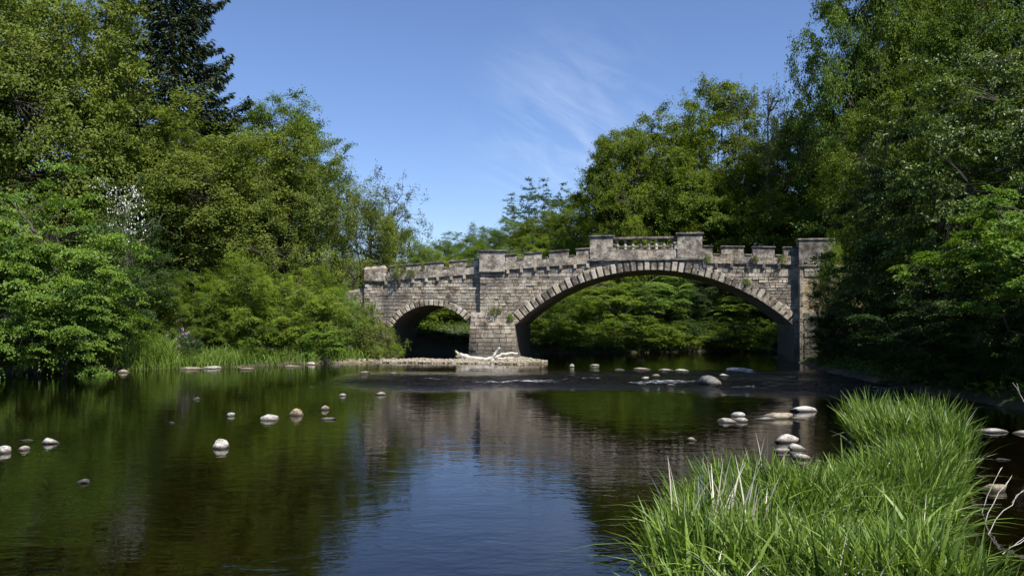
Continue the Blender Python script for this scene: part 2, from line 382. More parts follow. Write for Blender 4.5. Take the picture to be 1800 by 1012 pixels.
mx = N(t, 'ShaderNodeMixShader'); t.links.new(fr.outputs[0], mx.inputs[0]); t.links.new(tr.outputs[0], mx.inputs[1]); t.links.new(gl.outputs[0], mx.inputs[2])
mf = N(t, 'ShaderNodeMapping'); mf.inputs['Scale'].default_value = (0.8, 2.6, 1.0); t.links.new(g.outputs['Position'], mf.inputs[0])
nf = noise(t, 3.2, 7, 0.75, mf.outputs[0], 0.5)
fo = N(t, 'ShaderNodeMapRange'); fo.inputs[1].default_value = 0.93; fo.inputs[2].default_value = 1.12
t.links.new(mth('ADD', nf.outputs['Fac'], mth('MULTIPLY', ar.outputs['Fac'], 0.46)), fo.inputs[0])
wf = N(t, 'ShaderNodeBsdfDiffuse'); wf.inputs[0].default_value = (0.72, 0.75, 0.78, 1)
mx2 = N(t, 'ShaderNodeMixShader'); t.links.new(fo.outputs[0], mx2.inputs[0]); t.links.new(mx.outputs[0], mx2.inputs[1]); t.links.new(wf.outputs[0], mx2.inputs[2])
o = N(t, 'ShaderNodeOutputMaterial'); t.links.new(mx2.outputs[0], o.inputs[0])
tag(link('river_water', grid_mesh('river_water', wx, wy, water_z, lambda V: {'riffle': riffle(V[:, 0], V[:, 1])}), mw), kind='structure')

# ------------------------------------------------------------------ the bridge (local x along the face, y into the bridge, z up)
TH = math.radians(10)
BO = Vector((0.16, 44.0, 0.0))
ct, st_ = math.cos(TH), math.sin(TH)
def S(px, py=None, w=0.0):
    """bridge-local (s, z) of a pixel on the face plane y = w"""
    k = (px - 900) / FPX
    X0, Y0 = BO.x + st_ * w, BO.y + ct * w
    s = (Y0 * k - X0) / (ct + st_ * k)
    Y = Y0 - st_ * s
    return (s, CAMH - (py - YH) / FPX * Y) if py is not None else s
bridge = empty('stone_bridge', BO, -TH)
tag(bridge, 'old stone bridge with one wide arch, one small arch and a crenellated parapet', 'bridge')
BW = 5.5
REC = 0.28                                  # the left section stands back by this much

def prism(s0, s1, w0, w1, zb0, zb1, zt0, zt1, bevel=0.02, jit=0.0):
    bm = bmesh.new()
    r = lambda: random.uniform(-jit, jit)
    v = [bm.verts.new((s + r(), w + r(), z + r())) for s, w, z in ((s0, w0, zb0), (s1, w0, zb1), (s1, w1, zb1), (s0, w1, zb0), (s0, w0, zt0), (s1, w0, zt1), (s1, w1, zt1), (s0, w1, zt0))]
    for f in ((0, 3, 2, 1), (4, 5, 6, 7), (0, 1, 5, 4), (1, 2, 6, 5), (2, 3, 7, 6), (3, 0, 4, 7)): bm.faces.new([v[i] for i in f])
    if bevel: bmesh.ops.bevel(bm, geom=bm.edges[:], offset=bevel, segments=1, affect='EDGES')
    me = bpy.data.meshes.new('prism'); bm.to_mesh(me); bm.free()
    return me
def bpart(name, me, mat, parent=None): return link(name, me, M[mat], parent or bridge)

# key heights
sL_end = S(640, w=REC)
sA0, sA1 = S(843), S(888)                   # pillar over the pier
sB0, sB1 = S(1037), S(1077)
sC0, sC1 = S(1190), S(1234)
sD0 = S(1403); sD1 = sD0 + 1.75              # right tower
zt = lambda px, py: S(px, py)[1]
cor_left = [(S(640, w=REC), zt(640, 497)), (S(843), zt(843, 481))]
cor_mid = [(S(843), zt(848, 478)), (S(1037), zt(1037, 463.5))]
cor_crown = [(S(1037), zt(1037, 456.5)), (S(1234), zt(1234, 454.5))]
cor_right = [(S(1234), zt(1234, 463)), (S(1403), zt(1403, 466))]
def lin(seg, s): 
    (a, za), (b, zb) = seg
    return za + (zb - za) * (s - a) / (b - a)
# arches
A_s0, A_s1 = S(906), S(1395); A_z0 = zt(906, 571); A_crown = zt(1148, 474.5)
def circ(s0, s1, z0, zc):
    hs = (s1 - s0) / 2; rise = zc - z0; R = (hs * hs + rise * rise) / (2 * rise)
    return (s0 + s1) / 2, zc - R, R, math.asin(hs / R)
Ac, Az, AR, Aang = circ(A_s0, A_s1, A_z0, A_crown)
B_s0, B_s1 = S(687, w=REC), S(831, w=REC); B_z0 = zt(690, 577); B_crown = S(759, 536, REC)[1]
Bc, Bz, BR, Bang = circ(B_s0, B_s1, B_z0, B_crown)
def intr(s, a): c, z, R = a; return z + np.sqrt(np.maximum(R * R - (s - c) ** 2, 0))

# core walls with the vaults: strips from the underside of the arch up to the cornice
def core(name, ss, bot, top, w0, w1, mat):
    n = len(ss); V = []
    for s, zb, z1 in zip(ss, bot, top): V += [(s, w0, zb), (s, w1, zb), (s, w1, z1), (s, w0, z1)]
    F = []
    for i in range(n - 1):
        a, b_ = 4 * i, 4 * (i + 1)
        F += [(a, b_, b_ + 3, a + 3), (a + 1, a + 2, b_ + 2, b_ + 1), (a, a + 1, b_ + 1, b_), (a + 3, b_ + 3, b_ + 2, a + 2)]
    F += [(0, 3, 2, 1), (4 * n - 4, 4 * n - 3, 4 * n - 2, 4 * n - 1)]
    return bpart(name, mesh_np(name, np.array(V), np.array(F)), mat)
ss = np.concatenate([[B_s1 - 0.0, A_s0 - 0.02], np.linspace(A_s0, A_s1, 61), [A_s1 + 0.02, sD0 + 0.1]])
bot = np.where((ss >= A_s0) & (ss <= A_s1), intr(ss, (Ac, Az, AR)), -0.6)
topz = lambda s: lin(cor_mid, s) if s < sB0 else (lin(cor_crown, s) if s < sC1 else lin(cor_right, s))
sm = ss.copy(); sm[0] = sA0 + 0.02
core('spandrel_wall', sm, bot, [topz(s) + 0.05 for s in sm], 0.014, BW - 0.04, 'mortar')
ss = np.concatenate([[sL_end, B_s0 - 0.02], np.linspace(B_s0, B_s1, 31), [B_s1 + 0.02, sA0 + 0.03]])
bot = np.where((ss >= B_s0) & (ss <= B_s1), intr(ss, (Bc, Bz, BR)), -0.4)
core('spandrel_wall', ss, bot, [lin(cor_left, s) + 0.05 for s in ss], REC + 0.014, BW - 0.04, 'mortar')
zend = lin(cor_left, sL_end)
core('wing_wall', np.array([sL_end - 7.0, sL_end - 0.002]), [-0.4, -0.4], [zend - 1.6, zend - 0.25], REC + 0.195, REC + 0.8, 'mortar')

# facing stones: the largest as parts, the rest joined
blocks = []          # (s0, s1, z0, z1, plane(z)->w)
def courses(sa, sb, z0, z1, plane, clip=None, ch=(0.12, 0.23), bl=(0.2, 0.56), ztop=None):
    z = z0
    while z < z1 - 0.05:
        h = min(random.uniform(*ch), z1 - z)
        if z1 - z - h < 0.09: h = z1 - z
        s = sa - random.uniform(0, 0.4)
        while s < sb - 0.02:
            e = s + random.uniform(*bl)
            if sb - e < 0.14: e = sb
            a0, a1 = max(s, sa), e
            zz1 = z + h
            if ztop is not None: zz1 = min(zz1, ztop((a0 + a1) / 2))
            if zz1 - z > 0.06 and a1 - a0 > 0.06:
                for q0, q1 in (clip(a0, a1, z) if clip else [(a0, a1)]):
                    if q1 - q0 > 0.07: blocks.append((q0, q1, z, zz1, plane))
            s = e
        z += h
def clip_arch(arch, s0, s1, z0, mid):
    c, zc, R = arch
    def f(a, b, z):
        Rm = R + mid
        if z < z0: lo, hi = s0 - 0.0, s1 + 0.0
        else:
            q = Rm * Rm - (z - zc) ** 2
            if q <= 0: return [(a, b)]
            q = math.sqrt(q); lo, hi = c - q, c + q
        out = []
        if a < lo: out.append((a, min(b, lo)))
        if b > hi: out.append((max(a, hi), b))
        return out
    return f
flat0 = lambda z, s=0: 0.0
flatR = lambda z, s=0: REC
pier_top = zt(870, 549)
courses(sA0, sD0, A_z0 - 0.1, 9, flat0, clip_arch((Ac, Az, AR), A_s0, A_s1, A_z0, 0.22), ztop=lambda s: topz(s) - 0.02) if False else None
def capped(sa, sb, z0, ztopf, plane, clip, **k):
    zmax = max(ztopf(sa), ztopf(sb), ztopf((sa + sb) / 2))
    courses(sa, sb, z0, zmax, plane, clip, ztop=ztopf, **k)
capped(sA0 + 0.02, sB0, pier_top - 0.02, lambda s: lin(cor_mid, s) - 0.01, flat0, clip_arch((Ac, Az, AR), A_s0, A_s1, A_z0, 0.2))
capped(sB0, sC1, A_crown - 0.4, lambda s: lin(cor_crown, s) - 0.01, flat0, clip_arch((Ac, Az, AR), A_s0, A_s1, A_z0, 0.2), ch=(0.14, 0.2))
capped(sC1, sD0, 0.0, lambda s: lin(cor_right, s) - 0.01, flat0, clip_arch((Ac, Az, AR), A_s0, A_s1, A_z0, 0.2))
capped(sL_end, sA0 - 0.0, 0.0, lambda s: lin(cor_left, s) - 0.01, flatR, clip_arch((Bc, Bz, BR), B_s0, B_s1, B_z0, 0.16))
capped(sL_end - 7, sL_end - 0.01, 0.0, lambda s: zend - 0.27 - 1.35 * (sL_end - s) / 7, lambda z, s=0: REC + 0.18, None)

# pier below the springing: battered, rough, thick courses
pc_, ph_ = (B_s1 + A_s0) / 2, (A_s0 - B_s1) / 2 + .2
pw = lambda z, s=0: (-0.22 - 0.50 * max(0.0, 1 - ((s - pc_) / ph_) ** 4)) * (1 - .88 * max(z, 0) / pier_top)     # rounded, battered cutwater
pl = lambda z: B_s1 - 0.02 - 0.10 * (1 - max(z, 0) / pier_top)
pr_ = lambda z: A_s0 + 0.0 + 0.22 * (1 - max(z, 0) / A_z0)
V = []
for z in (-0.6, pier_top - 0.02):
    V += [(pl(z), pw(z, pl(z)) + 0.02, z), (pr_(min(z, A_z0)) - 0.04, pw(z, pl(z)) + 0.02, z), (pr_(min(z, A_z0)) - 0.04, BW - 0.1, z), (pl(z), BW - 0.1, z)]
V = np.array(V); V[5, 0] = V[6, 0] = A_s0 - 0.30
V[4:, 2] += [0, 0, -0.2, -0.2]
bpart('pier', mesh_np('pier', V, np.array([(0, 3, 2, 1), (4, 5, 6, 7), (0, 1, 5, 4), (1, 2, 6, 5), (2, 3, 7, 6), (3, 0, 4, 7)])), 'mortar')
z = -0.1
while z < pier_top - 0.05:
    h = random.uniform(0.17, 0.25)
    if pier_top - z - h < 0.1: h = pier_top - z
    s, send = pl(z), pr_(min(z, A_z0)) - 0.02 - (0.30 * max(0, (z - A_z0)) / max(0.1, pier_top - A_z0))
    while s < send - 0.02:
        e = s + random.uniform(0.25, 0.6)
        if send - e < 0.2: e = send
        blocks.append((s, e, z, z + h, pw)); s = e
    z += h

def block_verts(s0, s1, z0, z1, plane, rs):
    g_, ch = rs.uniform(0.001, 0.007), 0.013
    pr = rs.uniform(0.0, 0.045)
    j = lambda k=0.008: rs.uniform(-k, k)
    a, b_, c_, d_ = s0 + g_, s1 - g_, z0 + g_, z1 - g_
    out = []
    for (s, zz) in ((a, c_), (b_, c_), (b_, d_), (a, d_)): out.append((s, plane(zz, s) + 0.05, zz))
    for (s, zz) in ((a + ch, c_ + ch), (b_ - ch, c_ + ch), (b_ - ch, d_ - ch), (a + ch, d_ - ch)): out.append((s + j(), plane(zz, s) - 0.012 - pr + j(0.012), zz + j()))
    return out
BF = np.array([(4, 5, 6, 7), (0, 1, 5, 4), (1, 2, 6, 5), (2, 3, 7, 6), (3, 0, 4, 7)])
rs = random.Random(3)
blocks.sort(key=lambda q: -(q[1] - q[0]) * (q[3] - q[2]))
VV, FF, TT = [], [], []
for i, bl in enumerate(blocks):
    v = block_verts(*bl, rs)
    if i < 300:
        bpart('stone_block', mesh_np('stone_block', np.array(v), BF), 'stone')
    else:
        FF.append(BF + 8 * len(TT)); VV += v; TT.append(rs.random())
o = bpart('stone_facing', mesh_np('stone_facing', np.array(VV), np.concatenate(FF), {'tint': np.repeat(TT, 8)}), 'stone_attr'); o['kind'] = 'stuff'

# voussoirs
def ring(c, zc, R, ang, th, pitch, width, w_face, proud, back, name='voussoir'):
    n = int(round(2 * ang * (R + th / 2) / pitch))
    for i in range(n):
        a0 = -ang + 2 * ang * (i + 0.5) / n
        hw = ang / n * (width + rs.uniform(-0.07, 0.07))
        t_in, t_out = -0.02 + rs.uniform(-0.01, 0.015), th + rs.uniform(-0.05, 0.05)
        pd = proud + rs.uniform(-0.025, 0.02)
        bm = bmesh.new(); vs = []
        for w in (w_face - pd, w_face + back):
            for (rr, aa) in ((R + t_in, a0 - hw), (R + t_in, a0 + hw), (R + t_out, a0 + hw), (R + t_out, a0 - hw)):
                vs.append(bm.verts.new((c + rr * math.sin(aa) + rs.uniform(-.006, .006), w + rs.uniform(-.008, .008), zc + rr * math.cos(aa))))
        for f in ((0, 1, 2, 3), (4, 7, 6, 5), (0, 4, 5, 1), (1, 5, 6, 2), (2, 6, 7, 3), (3, 7, 4, 0)): bm.faces.new([vs[k] for k in f])
        bmesh.ops.bevel(bm, geom=bm.edges[:], offset=0.022, segments=1, affect='EDGES')
        me = bpy.data.meshes.new(name); bm.to_mesh(me); bm.free()
        bpart(name, me, 'vouss')
ring(Ac, Az, AR, Aang, 0.50, 0.365, 0.74, 0.0, 0.13, 0.3)
ring(Bc, Bz, BR, Bang, 0.34, 0.29, 0.76, REC, 0.09, 0.25)

# parapets
def parapet(front):
    # face plane offsets: front parapet overhangs the wall by 0.13
    def wr(base):
        return (base - 0.13, base + 0.27) if front else (BW - 0.27, BW + 0.13)
    def merlons(seg, sill_h, top_h, spans, a, b, base):
        w0, w1 = wr(base)
        L_ = lambda s: lin(seg, s)
        n = max(2, int((b - a) / 1.3))
        for i in range(n):                                   # course under the merlons
            s0, s1 = a + (b - a) * i / n, a + (b - a) * (i + 1) / n
            bpart('parapet_block', prism(s0 + .004, s1 - .004, w0, w1, L_(s0), L_(s1), L_(s0) + sill_h, L_(s1) + sill_h, 0.012, 0.004), 'parapet')
        prev = a
        for (m0, m1) in spans:
            m0c, m1c = max(m0, a), min(m1, b)
            mer = bpart('merlon', prism(m0c + .003, m1c - .003, w0 + .012, w1 - .012, L_(m0c) + sill_h + .003, L_(m1c) + sill_h + .003, L_(m0c) + top_h, L_(m1c) + top_h, 0.015, 0.006), 'parapet')
            bpart('coping', prism(m0c - .05, m1c + .05, w0 - .05, w1 + .05, L_(m0c) + top_h + .003, L_(m1c) + top_h + .003, L_(m0c) + top_h + .075, L_(m1c) + top_h + .075, 0.015, 0.006), 'coping', mer)
            if m0c - prev > 0.1:
                bpart('sill', prism(prev + .055, m0c - .055, w0 - .04, w1 + .04, L_(prev) + sill_h + .004, L_(m0c) + sill_h + .004, L_(prev) + sill_h + .06, L_(m0c) + sill_h + .06, 0.012, 0.004), 'coping')
            prev = m1c
        if b - prev > 0.1:
            bpart('sill', prism(prev + .055, b - .02, w0 - .04, w1 + .04, L_(prev) + sill_h + .004, L_(b) + sill_h + .004, L_(prev) + sill_h + .06, L_(b) + sill_h + .06, 0.012, 0.004), 'coping')
    sp = lambda lst, w=0.0: [(S(p, w=w), S(q, w=w)) for p, q in lst]
    merlons(cor_left, 0.46, 0.80, sp([(686, 707), (714, 738), (747, 778), (790, 819), (831, 842)], REC), S(680, w=REC), sA0 - 0.0, REC)
    merlons(cor_mid, 0.47, 0.79, sp([(889, 907), (921, 951.5), (965.5, 999), (1013, 1035)]), sA1, sB0, 0.0)
    merlons(cor_right, 0.45, 0.87, sp([(1234, 1252), (1267.5, 1307), (1323, 1361), (1377, 1401)]), sC1, sD0 - 0.0, 0.0)
    def pillar(a, b, z0, z1, base, extra=0.06, depth=0.2, cap=0.10):
        w0, w1 = wr(base); 
        if front: w0 -= extra; w1 += depth - 0.2
        else: w1 += extra
        pi = bpart('pillar', prism(a, b, w0, w1, z0, z0, z1, z1, 0.02, 0.008), 'parapet')
        bpart('cap', prism(a - .08, b + .08, w0 - .08, w1 + .08, z1 + .003, z1 + .003, z1 + cap, z1 + cap, 0.025, 0.006), 'coping', pi)
    pillar(sA0, sA1, lin(cor_mid, sA0) - 0.02, zt(866, 443), 0.0)
    pillar(sB0, sB1, lin(cor_crown, sB0) - 0.0, zt(1057, 417.5), 0.0)
    pillar(sC0, sC1, lin(cor_crown, sC1) - 0.0, zt(1212, 412.5), 0.0)
    # weathered end pillar
    w0, w1 = wr(REC)
    bpart('end_pillar', prism(sL_end - .05, S(680, w=REC), w0 - .04, w1 + .04, zend - .02, zend - .02, zt(640, 470), zt(680, 466), 0.14, 0.03), 'parapet')
    # balustrade over the crown
    w0, w1 = wr(0.0)
    a, b = sB1, sC0; zl = lambda s: lin(cor_crown, s)
    for i in range(3):
        s0, s1 = a + (b - a) * i / 3, a + (b - a) * (i + 1) / 3
        bpart('plinth_block', prism(s0 + .004, s1 - .004, w0, w1, zl(s0), zl(s1), zl(s0) + .46, zl(s1) + .46, 0.012, 0.004), 'parapet')
    zb, zr = zl((a + b) / 2) + .464, zt(1134, 420.5)
    bal = bpart('balustrade', prism(a, b, w0 + .02, w1 - .02, zr, zr, zr + .13, zr + .13, 0.02, 0.004), 'coping')
    bpart('base_rail', prism(a, b, w0 + .03, w1 - .03, zb, zb, zb + .06, zb + .06, 0.01, 0.004), 'coping', bal)
    nb_ = 8; zb += .062
    prof = [(0, .085), (.12, .085), (.16, .06), (.34, .095), (.5, .075), (.66, .062), (.82, .06), (.88, .085), (1, .085)]
    wc = (w0 + w1) / 2
    for i in range(nb_):
        sc_ = a + (b - a) * (i + 0.62) / (nb_ + .25)
        k = 10; V = []; F = []
        for h, r in prof:
            for q in range(k):
                V.append((sc_ + r * math.cos(2 * math.pi * q / k), wc + r * math.sin(2 * math.pi * q / k), zb + (zr - zb - .002) * h))
        for r_i in range(len(prof) - 1):
            for q in range(k):
                F.append((r_i * k + q, r_i * k + (q + 1) % k, (r_i + 1) * k + (q + 1) % k, (r_i + 1) * k + q))
        bpart('baluster', mesh_np('baluster', np.array(V), np.array(F)), 'vouss', bal)
    if front:
        for lst, seg, base in (([679, 703.7, 726.5, 749.8, 770, 793.5, 816.7], cor_left, REC), ([893, 917, 940.6, 963.5, 986, 1011, 1033], cor_mid, 0.0), ([1238, 1258.5, 1285.5, 1314, 1342, 1369], cor_right, 0.0)):
            for px in lst:
                s = S(px, w=base); zz = lin(seg, s)
                bpart('corbel', prism(s - .085, s + .085, base - .15, base + .1, zz - .23, zz - .23, zz - .004, zz - .004, 0.03, 0.006), 'vouss')
        # string course under the crown block
        bpart('string_course', prism(sB0 - .1, sC1 + .1, -0.19, 0.06, zl(a) - .09, zl(b) - .09, zl(a) - .004, zl(b) - .004, 0.02), 'coping')
parapet(True)
parapet(False)
bpart('deck', prism(sL_end + .1, sA0, REC + .3, BW - .3, cor_left[0][1] - .1, cor_left[1][1] - .1, cor_left[0][1] + .12, cor_left[1][1] + .12, 0), 'mortar')
bpart('deck', prism(sA0 + .01, sB0, .3, BW - .3, cor_mid[0][1] - .1, cor_mid[1][1] - .1, cor_mid[0][1] + .12, cor_mid[1][1] + .12, 0), 'mortar')
bpart('deck', prism(sB0 + .01, sC1, .3, BW - .3, cor_crown[0][1] - .1, cor_crown[1][1] - .1, cor_crown[0][1] + .1, cor_crown[1][1] + .1, 0), 'mortar')
bpart('deck', prism(sC1 + .01, sD0, .3, BW - .3, cor_right[0][1] - .1, cor_right[1][1] - .1, cor_right[0][1] + .12, cor_right[1][1] + .12, 0), 'mortar')
# right tower
zD0, zD1 = zt(1403, 466), zt(1403, 424)
TWF = -0.34
tw = bpart('tower', prism(sD0, sD1 + 5, TWF, BW, -0.6, -0.6, zD0, zD0, 0.02), 'panel')
bpart('tower_parapet', prism(sD0 - .06, sD1, TWF - .10, TWF + .5, zD0 + .003, zD0 + .003, zD1, zD1, 0.03, 0.006), 'coping', tw)
bpart('cap', prism(sD0 - .12, sD1 + .06, TWF - .16, TWF + .56, zD1 + .003, zD1 + .003, zD1 + .1, zD1 + .1, 0.025, 0.006), 'coping', tw)
bpart('string_course', prism(sD0 - .08, sD1, TWF - .12, TWF - .003, zD0 - .12, zD0 - .12, zD0 - .003, zD0 - .003, 0.015), 'coping', tw)
z = -0.2
while z < zD0 - .2:                                   # quoins and dressed blocks round the plain panel
    h = rs.uniform(0.26, 0.36)
    if zD0 - .13 - z - h < 0.12: h = zD0 - .13 - z
    for (s0, s1) in ((sD0, sD0 + rs.uniform(.14, .22)), (sD0 + 1.32 + rs.uniform(0, .1), sD1 + .5)):
        if 2.6 < z < 4.2 or s0 == sD0 or True:
            v = block_verts(s0, s1, z, z + h, lambda q, s=0: TWF - .01, rs)
            bpart('quoin', mesh_np('quoin', np.array(v), BF), 'stone', tw)
    if z < 2.5 or z > 4.15:
        v = block_verts(sD0 + .23, sD0 + 1.3, z, z + h, lambda q, s=0: TWF - .01, rs)
        bpart('quoin', mesh_np('quoin', np.array(v), BF), 'stone', tw)
    z += h

# ------------------------------------------------------------------ trees
def unit(v): return v / np.maximum(np.linalg.norm(v, axis=-1, keepdims=True), 1e-9)
def leaf_quads(c, ax, nm, Ln, Wd, fold=0.18, droop=0.12):
    ax = unit(ax); nm = unit(nm - (nm * ax).sum(1, keepdims=True) * ax); sd = np.cross(ax, nm)
    Ln = Ln[:, None]; Wd = Wd[:, None]
    v0 = c; v1 = c + ax * Ln * .45 - sd * Wd * .5 + nm * Wd * fold; v2 = c + ax * Ln - nm * Ln * droop; v3 = c + ax * Ln * .45 + sd * Wd * .5 + nm * Wd * fold
    n = len(c)
    V = np.stack([v0, v1, v2, v3], 1).reshape(-1, 3)
    F = (np.arange(n) * 4)[:, None] + np.array([0, 1, 2, 3])
    return V, F

def tube(path, r0, r1, k=6):
    path = np.asarray(path, float); n = len(path)
    tn = unit(np.gradient(path, axis=0))
    up = np.where(np.abs(tn[:, 2:3]) > .9, [[1., 0, 0]], [[0, 0, 1.]])
    a = unit(np.cross(tn, up)); b_ = np.cross(tn, a)
    r = np.linspace(r0, r1, n)[:, None]
    V = np.concatenate([path[i] + r[i] * (a[i] * np.cos(q) + b_[i] * np.sin(q)) for i in range(n) for q in [np.linspace(0, 2 * np.pi, k, endpoint=False)[:, None]]])
    i = np.arange(n - 1)[:, None] * k; q = np.arange(k)[None]
    F = np.stack([(i + q).ravel(), (i + (q + 1) % k).ravel(), (i + k + (q + 1) % k).ravel(), (i + k + q).ravel()], 1)
    return V, F
class MB:
    def __init__(s): s.V = []; s.F = []; s.n = 0
    def add(s, VF): s.V.append(VF[0]); s.F.append(VF[1] + s.n); s.n += len(VF[0])
    def mesh(s, name, smooth=True): return mesh_np(name, np.concatenate(s.V), np.concatenate(s.F), None, smooth)

def curve(a, b, sag=0.0, wob=0.0, n=6, r=None):
    r = r or rng
    t_ = np.linspace(0, 1, n)[:, None]
    p_ = a + (b - a) * t_
    p_[:, 2] += sag * np.sin(np.pi * t_[:, 0])
    if wob: p_[1:-1] += r.normal(0, wob, (n - 2, 3))
    return p_

def make_tree(seed, H, R, zc0, nclump, nleaf, cr, leaf, flat=0.28, droop=0.25, shape='round', trunk_r=0.25, limbs=12, shell=0.62, lump=0.22, lean=(0, 0), hang=0.3, multi=1, up=0.9, aspect=0.62):
    """crown and trunk meshes with their base at the origin; leafy sprays over a branch skeleton"""
    r = np.random.default_rng(seed)
    n = nclump
    dv = unit(r.normal(size=(n, 3)))
    rad = r.random(n) ** (1 / 3) ; rad = shell + (1 - shell) * rad; inner = r.random(n) < 0.16; rad[inner] *= 0.6
    ph = r.uniform(0, 6.28, 6)
    lmp = 1 + lump * (np.sin(3 * dv[:, 0] * 2 + ph[0]) * np.sin(2.6 * dv[:, 1] * 2 + ph[1]) + .7 * np.sin(5 * dv[:, 2] + 4 * dv[:, 0] + ph[2]) + .5 * np.sin(9 * dv[:, 1] + 6 * dv[:, 2] + ph[3]))
    q = dv * (rad * lmp)[:, None]
    zz = (q[:, 2] + 1) / 2
    if shape == 'dome': prof = np.where(zz < .35, .72 + .8 * zz, 1.0)
    elif shape == 'column': prof = np.full(n, .8)
    else: prof = np.ones(n)
    C = np.stack([q[:, 0] * R * prof, q[:, 1] * R * prof, zc0 + (H - zc0) * np.clip(zz, -.04, 1.06)], 1)
    C[:, 0] += lean[0] * C[:, 2]; C[:, 1] += lean[1] * C[:, 2]
    # skeleton
    mb = MB()
    limb_pts = []
    for m_ in range(multi):
        off = r.normal(0, .12 * R, 2) if multi > 1 else np.zeros(2)
        top = np.array([lean[0] * H * .8 + off[0] * 2.5, lean[1] * H * .8 + off[1] * 2.5, zc0 + (H - zc0) * .72])
        tp = curve(np.array([off[0] * .4, off[1] * .4, -0.5]), top, 0, .03 * H * (.6 if multi == 1 else .4), 9, r)
        mb.add(tube(tp, trunk_r / math.sqrt(multi), trunk_r * .18, 7)); limb_pts.append(tp[3:])
    idx = r.choice(n, min(limbs, n), replace=False)
    tall = np.concatenate(limb_pts)
    for i in idx:
        cand = tall[tall[:, 2] < C[i, 2] - .03 * H] if (tall[:, 2] < C[i, 2] - .03 * H).any() else tall[:1]
        a = cand[np.argmin(np.linalg.norm((cand - C[i]) * [1, 1, .8], axis=1))]
        lp = curve(a, C[i], .12 * np.linalg.norm(C[i] - a) * r.uniform(-.3, 1), .05 * np.linalg.norm(C[i] - a), 7, r)
        mb.add(tube(lp, trunk_r * .36, trunk_r * .08, 5)); limb_pts.append(lp[1:])
    sk = np.concatenate(limb_pts)
    for i in range(n):
        a = sk[np.argmin(np.linalg.norm(sk - C[i], axis=1) + 0.25 * np.maximum(0, sk[:, 2] - C[i, 2]))]
        mb.add(tube(curve(a, C[i], .1, .06, 4, r), max(.012, trunk_r * .09), .006, 3))
    # sprays
    ow = C - np.array([0, 0, zc0 + (H - zc0) * .35]); ow[:, :2] += r.normal(0, .22 * R, (n, 2)); hl = np.linalg.norm(ow[:, :2], axis=1); ow[:, 2] = np.clip(.3 * ow[:, 2], -.3 * hl, .22 * hl); ow = unit(ow)
    tg = unit(np.cross(ow, [0, 0, 1.])); upv = np.cross(tg, ow)
    upv *= np.sign(upv[:, 2:3] + 1e-9)
    size = cr * r.uniform(.55, 1.35, n)
    cnt = np.maximum(8, (nleaf * (size / cr) ** 1.6).astype(int))
    ci = np.repeat(np.arange(n), cnt); N_ = len(ci)
    # sub-twigs inside each spray give it a broken edge
    nt_ = 9
    ta = r.uniform(-1.9, 1.9, (n, nt_)); tl = r.uniform(.35, 1.25, (n, nt_)); tz = r.normal(0, flat, (n, nt_))
    ti = r.integers(0, nt_, N_); u = r.random(N_) ** .75
    ang = ta[ci, ti]; ln = tl[ci, ti] * u
    ox = np.cos(ang) * ln + r.normal(0, .13, N_); oy = np.sin(ang) * ln + r.normal(0, .13, N_)
    oz = tz[ci, ti] * (.3 + u) + r.normal(0, flat * .35, N_) - droop * (ox * ox + oy * oy) 
    s_ = size[ci][:, None]
    pos = C[ci] + s_ * (ow[ci] * ox[:, None] + tg[ci] * oy[:, None] + np.array([0, 0, 1.]) * oz[:, None])
    axd = ow[ci] * np.cos(ang)[:, None] + tg[ci] * np.sin(ang)[:, None] + r.normal(0, .55, (N_, 3)); axd[:, 2] -= hang
    nm = np.array([0, 0, 1.]) * up + ow[ci] * .75 + r.normal(0, .30, (N_, 3))
    Ln = leaf * r.uniform(.65, 1.3, N_)
    V, F = leaf_quads(pos, axd, nm, Ln, Ln * aspect)
    tint = np.clip(.5 + .16 * r.normal(size=n)[ci] + .17 * r.normal(size=N_) , 0, 1)
    cm = mesh_np('crown', V, F, {'tint': np.repeat(tint, 4)})
    return dict(crown=cm, trunk=mb.mesh('trunk'), H=float(np.percentile(pos[:, 2], 99.7)), R=float(np.percentile(np.abs(pos[:, 0]), 98.5)))

